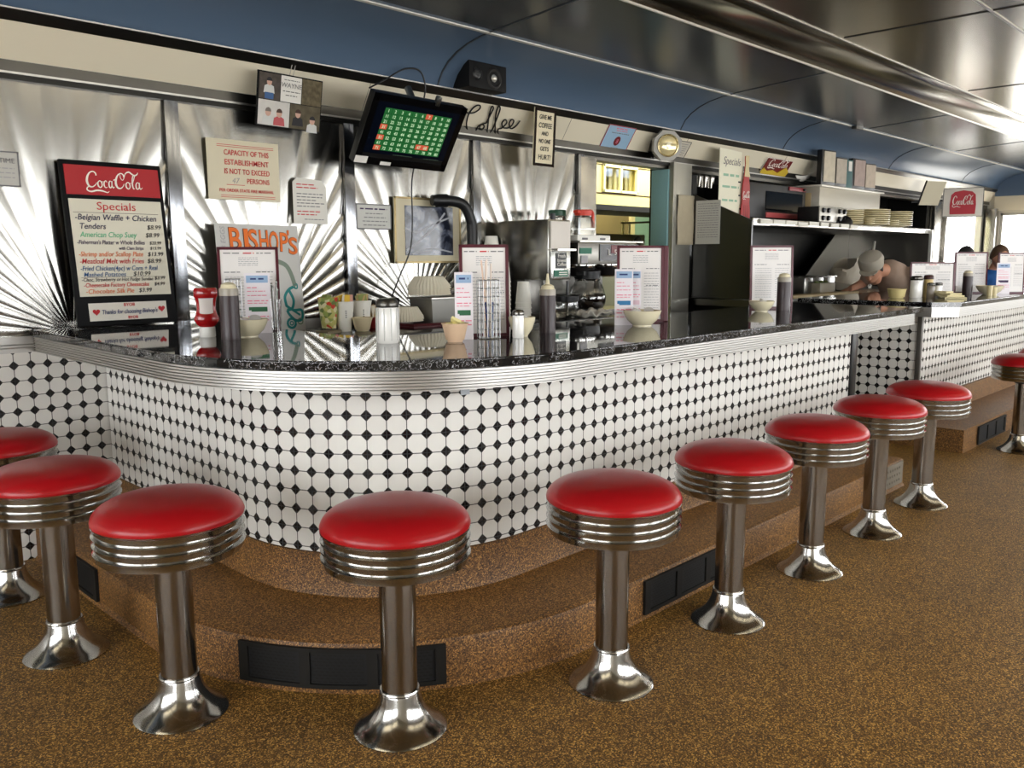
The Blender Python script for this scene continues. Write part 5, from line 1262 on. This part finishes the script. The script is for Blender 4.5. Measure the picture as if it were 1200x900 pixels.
# pans and boards on the cook counter
CZ = .88
for i, (x, w_) in enumerate(((7.0, .16), (7.19, .2), (7.42, .2))):
    t = thing('steel_pan', ('leftmost','middle','rightmost')[i]+' of three deep steel pans on the cook counter', 'pan', (x, 3.42, CZ))
    b = B(); b.box((0, 0, .075), (w_, .26, .15), bev=.012); b.obj('body', mat('pan_steel', (140, 138, 132), .28, 1), t)
    b = B(); b.box((0, 0, .152), (w_+.02, .28, .008)); b.obj('rim', STEEL, t, smooth=False)
t = thing('cutting_board', 'long pale cutting board along the front of the cook counter', 'board', (6.90, 3.13, CZ))
b = B(); b.box((0, 0, .012), (1.25, .12, .022), bev=.004); b.obj('board', mat('board_tan', (196, 176, 134), .6), t)
t = thing('cutting_board', 'short pale cutting board at the right of the long one', 'board', (7.78, 2.98, CZ+.002), 0)
b = B(); b.box((.0, .12, .012), (.36, .14, .024), bev=.004); b.obj('board', mat('board_pale', (200, 178, 150), .6), t)
t = thing('paper_bag', 'crumpled pale paper bag on the cook counter left of the cook', 'bag', (8.02, 3.42, CZ))
b = B(); rnd = random.Random(9)
prof = [(.06, 0), (.15, .02), (.17, .09), (.15, .16), (.16, .22), (.13, .26)]
b.lathe(prof, 22, sx=1.5, sy=.7)
for v in b.b.verts:
    k = 1+.22*math.sin(v.co.x*27+v.co.z*19)*math.cos(v.co.y*23); v.co.x *= k; v.co.y *= k; v.co.z *= 1+.22*math.sin(v.co.x*13)
o = b.obj('bag', mat('bag_grey_white', (172, 164, 148), .8), t)
t = thing('metal_spatula', 'spatula with thin pale handle leaning up behind the cook', 'spatula', (9.0, 3.55, CZ), 0)
b = B(); b.cyl((-.05, 0, .05), (.10, .03, .48), .012, seg=10); b.obj('handle', mat('handle_pale', (176, 172, 160), .4), t)
b = B(); b.box((-.07, -.01, .03), (.10, .01, .09)); b.obj('blade', STEEL, t, smooth=False)
t = thing('lettuce_box', 'clear tub of greens and cut vegetables behind the short cutting board', 'tub', (7.2, 3.22, CZ))
b = B(); b.box((0, .05, .05), (.3, .12, .10), bev=.01); b.obj('tub', mat('tub_plastic', (150, 142, 124), .4), t)
b = B()
for i in range(9): b.sph((-.12+.03*i, .04+.015*(i % 3), .105), (.022, .02, .014), 8, 6)
b.obj('greens', mat('greens', (98, 110, 64), .7), t)

# hanging soda sign at the far corner
t = thing('soda_sign', 'white square soda sign with red rounded emblem hanging on an arm near the far windows', 'sign', M=frame((10.72, 3.46, 1.655), (.36, -.93, 0), (0, 0, 1)))
w_, h_ = .42, .33
b = B(); b.box((w_/2, h_/2, -.03), (w_, h_, .06), bev=.006); b.obj('sign_box', mat('sign_white', (232, 226, 214), .4), t)
b = B(); b.prism([(.08, .03), (.34, .03), (.345, .14), (.335, .25), (.30, .285), (.21, .30), (.12, .285), (.085, .25), (.075, .14)], .0005, .003); b.obj('red_emblem', mat('sign_red', (190, 44, 58), .45), t, smooth=False)
soda_script(.095, .13, .235, INKS['white'], t, .0035, sy=1.5, grow=1.0)
border(t, w_, h_, .008, DSTEEL, z=.001, name='rim')
b = B(); b.box((-.16, .19, -.03), (.34, .03, .03)); b.obj('bracket_arm', BLACK, t, smooth=False)
t = thing('napkin_pile', 'loose pile of cream napkins on the second counter corner', 'napkins', (6.06, 1.86, ZC), .5)
b = B()
for i in range(4): b.box((.02*i, .012*(i % 2), .006+.011*i), (.26-.05*i, .13-.02*i, .01), Matrix.Rotation(.25*i, 4, 'Z'))
b.obj('napkin', mat('napkin_cream', (226, 214, 170), .8), t, smooth=False)
for x_, y_, h_, lb in ((6.60, 1.78, .07, 'taller of two cream jiggers before the wide bowl on the second counter'), (6.65, 1.765, .06, 'shorter of two cream jiggers before the wide bowl on the second counter')):
    t = thing('jigger', lb, 'jigger', (x_, y_, ZC), 0, 'jiggers on the second counter')
    b = B(); b.lathe([(0, 0), (.018, 0), (.02, h_), (0, h_)], 16); b.obj('cup', PLT, t)
    b = B(); b.lathe([(.02, h_), (.022, h_+.002), (0, h_+.004)], 16); b.obj('lid', STEEL, t)

# ------------------------------------------------------------------ people
SKIN = mat('skin', (206, 150, 120), .5); 
def limb(b, pts, rs, seg=12):
    for (p, q), (r0, r1) in zip(zip(pts, pts[1:]), zip(rs, rs[1:])):
        b.cyl(p, q, r0, r1, seg); b.sph(q, r1, 12, 8)
    b.sph(pts[0], rs[0], 12, 8)
def remesh(o, v, it=6):
    m = o.modifiers.new('skin', 'REMESH'); m.mode = 'VOXEL'; m.voxel_size = v; m.use_smooth_shade = True
    s = o.modifiers.new('soft', 'SMOOTH'); s.iterations = it; s.factor = .5
def head(b, c, R, s=1.0):
    """head with nose, brow, chin, ears; face looks along local -Y"""
    def T(p): return Vector(c) + R @ (Vector(p)*s)
    R4 = R.to_4x4()
    b.sph(c, (.075*s, .092*s, .108*s), 20, 14, R4)
    b.sph(T((0, -.03, -.055)), (.056*s, .062*s, .06*s), 14, 10, R4)
    b.sph(T((0, -.058, -.098)), (.028*s, .024*s, .022*s), 10, 8, R4)
    b.cyl(T((0, -.088, .018)), T((0, -.112, -.026)), .010*s, .016*s, 8); b.sph(T((0, -.108, -.028)), (.017*s, .014*s, .012*s), 8, 6, R4)
    b.sph(T((0, -.088, .032)), (.05*s, .016*s, .012*s), 10, 6, R4)
    b.sph(T((0, -.094, -.062)), (.026*s, .012*s, .007*s), 10, 6, R4); b.sph(T((0, -.092, -.073)), (.022*s, .012*s, .007*s), 10, 6, R4)
    for k in (-1, 1): b.sph(T((.076*k, .008, -.01)), (.010*s, .02*s, .03*s), 8, 6, R4)
    b.cyl(T((0, .012, -.06)), T((0, .03, -.17)), .052*s, .058*s, 14)
def eyes(t, c, R, s=1.0):
    b = B()
    for k in (-1, 1): b.sph(Vector(c)+R @ (Vector((.031*k, -.084, .008))*s), .0105*s, 10, 8)
    b.obj('eyes', mat('eye_dark', (46, 34, 28), .2), t)
def hair(t, c, R, m, s=1.0, back=.02):
    b = B(); rows = []
    N, Mr = 28, 12
    for j in range(Mr+1):
        ph = PI*.62*j/Mr; row = []
        for i in range(N):
            a = 2*PI*i/N; k = 1+.02*math.sin(i*5.1+j*2.3)
            lim = 1.0
            front = max(0, -math.sin(a))
            p_ = ph*(1-.60*front)
            v = Vector((.082*math.sin(p_)*math.cos(a)*k, .100*math.sin(p_)*math.sin(a)*k+.008, .118*math.cos(p_)*k))*s
            row.append(b.b.verts.new(Vector(c)+R @ v))
        rows.append(row)
    for A, D in zip(rows, rows[1:]):
        for i in range(N): b.b.faces.new((A[i], A[(i+1) % N], D[(i+1) % N], D[i]))
    o = b.obj('hair', m, t); so = o.modifiers.new('thick', 'SOLIDIFY'); so.thickness = .014; so.offset = 0
def hand(b, wrist, d, up, s=1.0, curl=.5):
    """palm, four unequal bent fingers and a thumb"""
    d = Vector(d).normalized(); up = Vector(up); side = d.cross(up).normalized(); nrm = side.cross(d)
    w = Vector(wrist); palm = w + d*.05*s
    Mx = Matrix((side, d, nrm)).transposed().to_4x4()
    b.sph(palm, (.04*s, .05*s, .016*s), 12, 8, Mx)
    for i, L in enumerate((.068, .078, .073, .056)):
        p0 = w + d*.088*s + side*(-.03+.02*i)*s
        p1 = p0 + (d*math.cos(curl*.5)-nrm*math.sin(curl*.5))*L*.45*s
        p2 = p1 + (d*math.cos(curl*1.3)-nrm*math.sin(curl*1.3))*L*.32*s
        p3 = p2 + (d*math.cos(curl*2)-nrm*math.sin(curl*2))*L*.25*s
        limb(b, [p0, p1, p2, p3], [.0105*s, .0095*s, .0088*s, .0075*s], 8)
    q0 = w + d*.03*s - side*.03*s; q1 = q0 + (d*.6-side*.7).normalized()*.038*s; q2 = q1 + (d*.9-side*.1-nrm*.3).normalized()*.032*s
    limb(b, [q0, q1, q2], [.014*s, .012*s, .009*s], 8)
def seated(label, x, y, zs, yaw, shirt, hm, lookdown=.2, hx=0, floorz=0):
    t = thing('person', label, 'person', (x, y, 0), yaw)
    seat = zs
    R = Matrix.Rotation(hx, 3, 'Z') @ Matrix.Rotation(lookdown, 3, 'X')
    hc = Vector((0, -.06, seat+.72))
    b = B(); head(b, hc, R)
    sh = {}
    for k in (-1, 1):
        S = Vector((.17*k, .02, seat+.50)); E = Vector((.23*k, -.16, seat+.28)); Wr = Vector((.12*k, -.36, seat+.32))
        limb(b, [S, E, Wr], [.055, .042, .028]); hand(b, Wr, (-.35*k, -.8, .1), (0, 0, 1), .95, .6); sh[k] = (S, E, Wr)
        H = Vector((.10*k, .02, seat+.07)); K = Vector((.13*k, -.42, seat+.06)); A = Vector((.13*k, -.40, .09))
        limb(b, [H, K, A], [.085, .06, .042]); b.sph(A+Vector((0, -.08, -.045)), (.045, .12, .04), 12, 8)
    for z_, rx, ry in ((.06, .17, .13), (.18, .155, .115), (.30, .165, .12), (.42, .185, .12), (.50, .15, .09)): b.sph((0, .03-.02*z_, seat+z_), (rx, ry, .11), 16, 10)
    o = b.obj('body', SKIN, t); remesh(o, .009)
    b = B()
    for z_, rx, ry in ((.02, .18, .14), (.18, .17, .13), (.30, .178, .133), (.42, .195, .132), (.49, .17, .105)): b.sph((0, .03-.02*z_, seat+z_), (rx, ry, .115), 16, 10)
    for k in (-1, 1):
        S, E, Wr = sh[k]; limb(b, [S, E, E.lerp(Wr, .75)], [.066, .053, .042])
    o = b.obj('jacket', shirt, t); remesh(o, .012)
    b = B()
    for k in (-1, 1):
        H = Vector((.10*k, .02, seat+.07)); K = Vector((.13*k, -.42, seat+.06)); A = Vector((.13*k, -.40, .14)); limb(b, [H, K, A], [.10, .072, .058])
    b.sph((0, .03, seat+.06), (.19, .15, .10), 14, 10); o = b.obj('trousers', mat('dark_denim', (40, 46, 62), .8), t); remesh(o, .014)
    b = B()
    for k in (-1, 1): b.sph((.13*k, -.475, .05), (.05, .135, .05), 12, 8)
    o = b.obj('shoes', BLACK, t)
    hair(t, hc+R @ Vector((0, .006, .006)), R, hm); eyes(t, hc, R)
    return t
def chair(label, x, y, yaw, zs=.47):
    t = thing('dining_chair', label, 'chair', (x, y, 0), yaw)
    b = B(); b.box((0, 0, zs-.03), (.42, .42, .06), bev=.02); b.obj('seat', RED, t)
    b = B(); b.box((0, .21, zs+.16), (.40, .035, .26), bev=.015); b.obj('backrest', RED, t)
    for sx_ in (-.18, .18):
        for sy_ in (-.18, .2):
            b = B(); b.cyl((sx_, sy_, 0), (sx_, sy_, zs-.05 if sy_ < 0 else zs+.05), .013, seg=10); b.obj('leg', CHROME, t)
    return t
chair('red chair under the customer in the bright blue jacket', 10.52, 2.80, -.9); chair('red chair under the dark-haired customer behind the menu', 11.22, 3.38, -.6)
seated('person in a bright blue jacket looking down beside the tall menu', 10.5, 2.78, .475, -.9, mat('jacket_blue', (34, 92, 160), .6), mat('hair_brown', (98, 74, 56), .6), .35, .2)
seated('person with dark hair seen just above the second counter menu', 11.2, 3.35, .475, -.6, mat('jacket_navy', (44, 78, 130), .6), mat('hair_dark', (50, 48, 48), .6), .45, -.1)

# cook behind the second counter, head bowed to the left under a pale cap
t = thing('person', 'cook in a tan shirt and pale cap stooping over the cook counter', 'person', (7.80, 2.86, 0))
def Q(*p): return Vector(p)-Vector((7.80, 2.86, 0))
Hh = Q(7.86, 2.84, .72); Ch = Q(7.76, 2.88, 1.03)
hc = Q(7.42, 2.93, 1.10)
R = (Matrix.Rotation(-1.45, 3, 'Z') @ Matrix.Rotation(.75, 3, 'X'))
b = B(); head(b, hc, R, .98)
limb(b, [Q(7.70, 2.89, 1.08), Q(7.55, 2.91, 1.09)], [.065, .055])
torso = [(Hh, .135), (Q(7.86, 2.85, .84), .13), (Q(7.83, 2.86, .95), .132), (Ch, .125), (Q(7.70, 2.89, 1.07), .10)]
for p_, r_ in torso: b.sph(p_, (r_*.9, r_*1.15, r_), 16, 10)
A1 = [Q(7.76, 2.71, 1.06), Q(7.84, 2.66, .80), Q(7.62, 2.74, .74)]; A2 = [Q(7.72, 3.05, 1.06), Q(7.72, 3.13, .96), Q(7.52, 3.14, .925)]
for A_ in (A1, A2):
    limb(b, A_, [.055, .042, .03]); hand(b, A_[2], (-.8, .3, -.2), (0, 0, 1), 1, .5)
for dy in (-.10, .10):
    limb(b, [Hh+Vector((0, dy*.8, -.02)), Q(7.80, 2.85+dy, .42), Q(7.90, 2.85+dy, .09)], [.09, .062, .043]); b.sph(Q(7.84, 2.85+dy, .05), (.12, .05, .045), 12, 8)
o = b.obj('body', SKIN, t); remesh(o, .010)
b = B()
for p_, r_ in torso: b.sph(p_, (r_*.9+.012, r_*1.15+.012, r_+.012), 16, 10)
for A_ in (A1, A2): limb(b, [A_[0], A_[0].lerp(A_[1], .55)], [.068, .058])
o = b.obj('shirt', mat('tan_shirt', (172, 148, 130), .8), t); remesh(o, .012)
b = B()
for dy in (-.10, .10): limb(b, [Hh+Vector((0, dy*.8, -.03)), Q(7.80, 2.85+dy, .42), Q(7.90, 2.85+dy, .13)], [.10, .074, .056])
b.sph(Hh+Vector((0, 0, -.03)), (.14, .17, .10), 14, 10); o = b.obj('trousers', mat('cook_trousers', (48, 48, 52), .8), t); remesh(o, .013)
b = B()
for dy in (-.10, .10): b.sph(Q(7.83, 2.85+dy, .05), (.135, .055, .05), 12, 8)
b.obj('shoes', BLACK, t)
hair(t, hc+R @ Vector((0, .006, .0)), R, mat('cook_hair', (60, 50, 44), .7), .97); eyes(t, hc, R, .98)
b = B(); M_ = Matrix.Translation(hc+R @ Vector((0, .008, .03))) @ R.to_4x4() @ Matrix.Rotation(-.15, 4, 'X')
b.lathe([(.098, .0), (.100, .03), (.104, .06), (.09, .095), (.05, .115), (0, .12)], 28, M=M_, sy=1.12)
b.prism([(.075*math.cos(a*.2618), -.09-.075*math.sin(a*.2618)) for a in range(13)], .004, .010, M_)
b.obj('cap', mat('cap_pale', (178, 170, 154), .8), t)
# ------------------------------------------------------------------ light, camera, world
w = bpy.data.worlds.new('sky'); sc.world = w; w.use_nodes = True
nt = w.node_tree; bg = nt.nodes['Background']
tc = nt.nodes.new('ShaderNodeTexCoord'); sp = nt.nodes.new('ShaderNodeSeparateXYZ'); nt.links.new(tc.outputs['Generated'], sp.inputs[0])
rp = nt.nodes.new('ShaderNodeValToRGB'); nt.links.new(mathn(nt, 'ADD', mathn(nt, 'MULTIPLY', sp.outputs[2], .5), .5), rp.inputs[0])
rp.color_ramp.elements[0].position = .38; rp.color_ramp.elements[0].color = (.62, .60, .55, 1)
rp.color_ramp.elements[1].position = .52; rp.color_ramp.elements[1].color = (.96, .98, 1, 1)
nt.links.new(rp.outputs[0], bg.inputs[0]); bg.inputs[1].default_value = 11.4

def area(name, loc, target, sx, sy, power, color=(1, 1, 1)):
    L = bpy.data.lights.new(name, 'AREA'); L.shape = 'RECTANGLE'; L.size = sx; L.size_y = sy; L.energy = power; L.color = color
    o = bpy.data.objects.new(name, L); COL.objects.link(o); o.location = loc
    o.rotation_euler = (Vector(target)-Vector(loc)).to_track_quat('-Z', 'Y').to_euler(); return o
area('kitchen_fill', (6.9, 4.6, 2.35), (7.2, 5.3, 1.2), 1.2, .4, 22, (1, .93, .62))  # unseen warm source that lights the kitchen
area('kitchen_fill', (8.0, 6.1, 2.5), (8.2, 6.4, .8), 1.0, .5, 45, (1, .96, .78))  # unseen light added to brighten the wall below the soffit

cam = bpy.data.cameras.new('camera'); co = bpy.data.objects.new('camera', cam); COL.objects.link(co)
r = Vector((.6993, -.71482, -.00312)); u = Vector((.10803, .10136, .98897)); f = Vector((.70661, .69193, -.14811))
M = Matrix((r, u, -f)).transposed().to_4x4(); M.translation = (0, 0, 1.2094); co.matrix_world = M
cam.sensor_fit = 'HORIZONTAL'; cam.sensor_width = 36; cam.lens = 36*992.84/1200; cam.clip_start = .02; cam.clip_end = 200
sc.camera = co
vs = sc.view_settings; vs.view_transform = 'Standard'; vs.look = 'None'; vs.gamma = 1; vs.exposure = 0.0
try: vs.use_curve_mapping = False
except Exception: pass
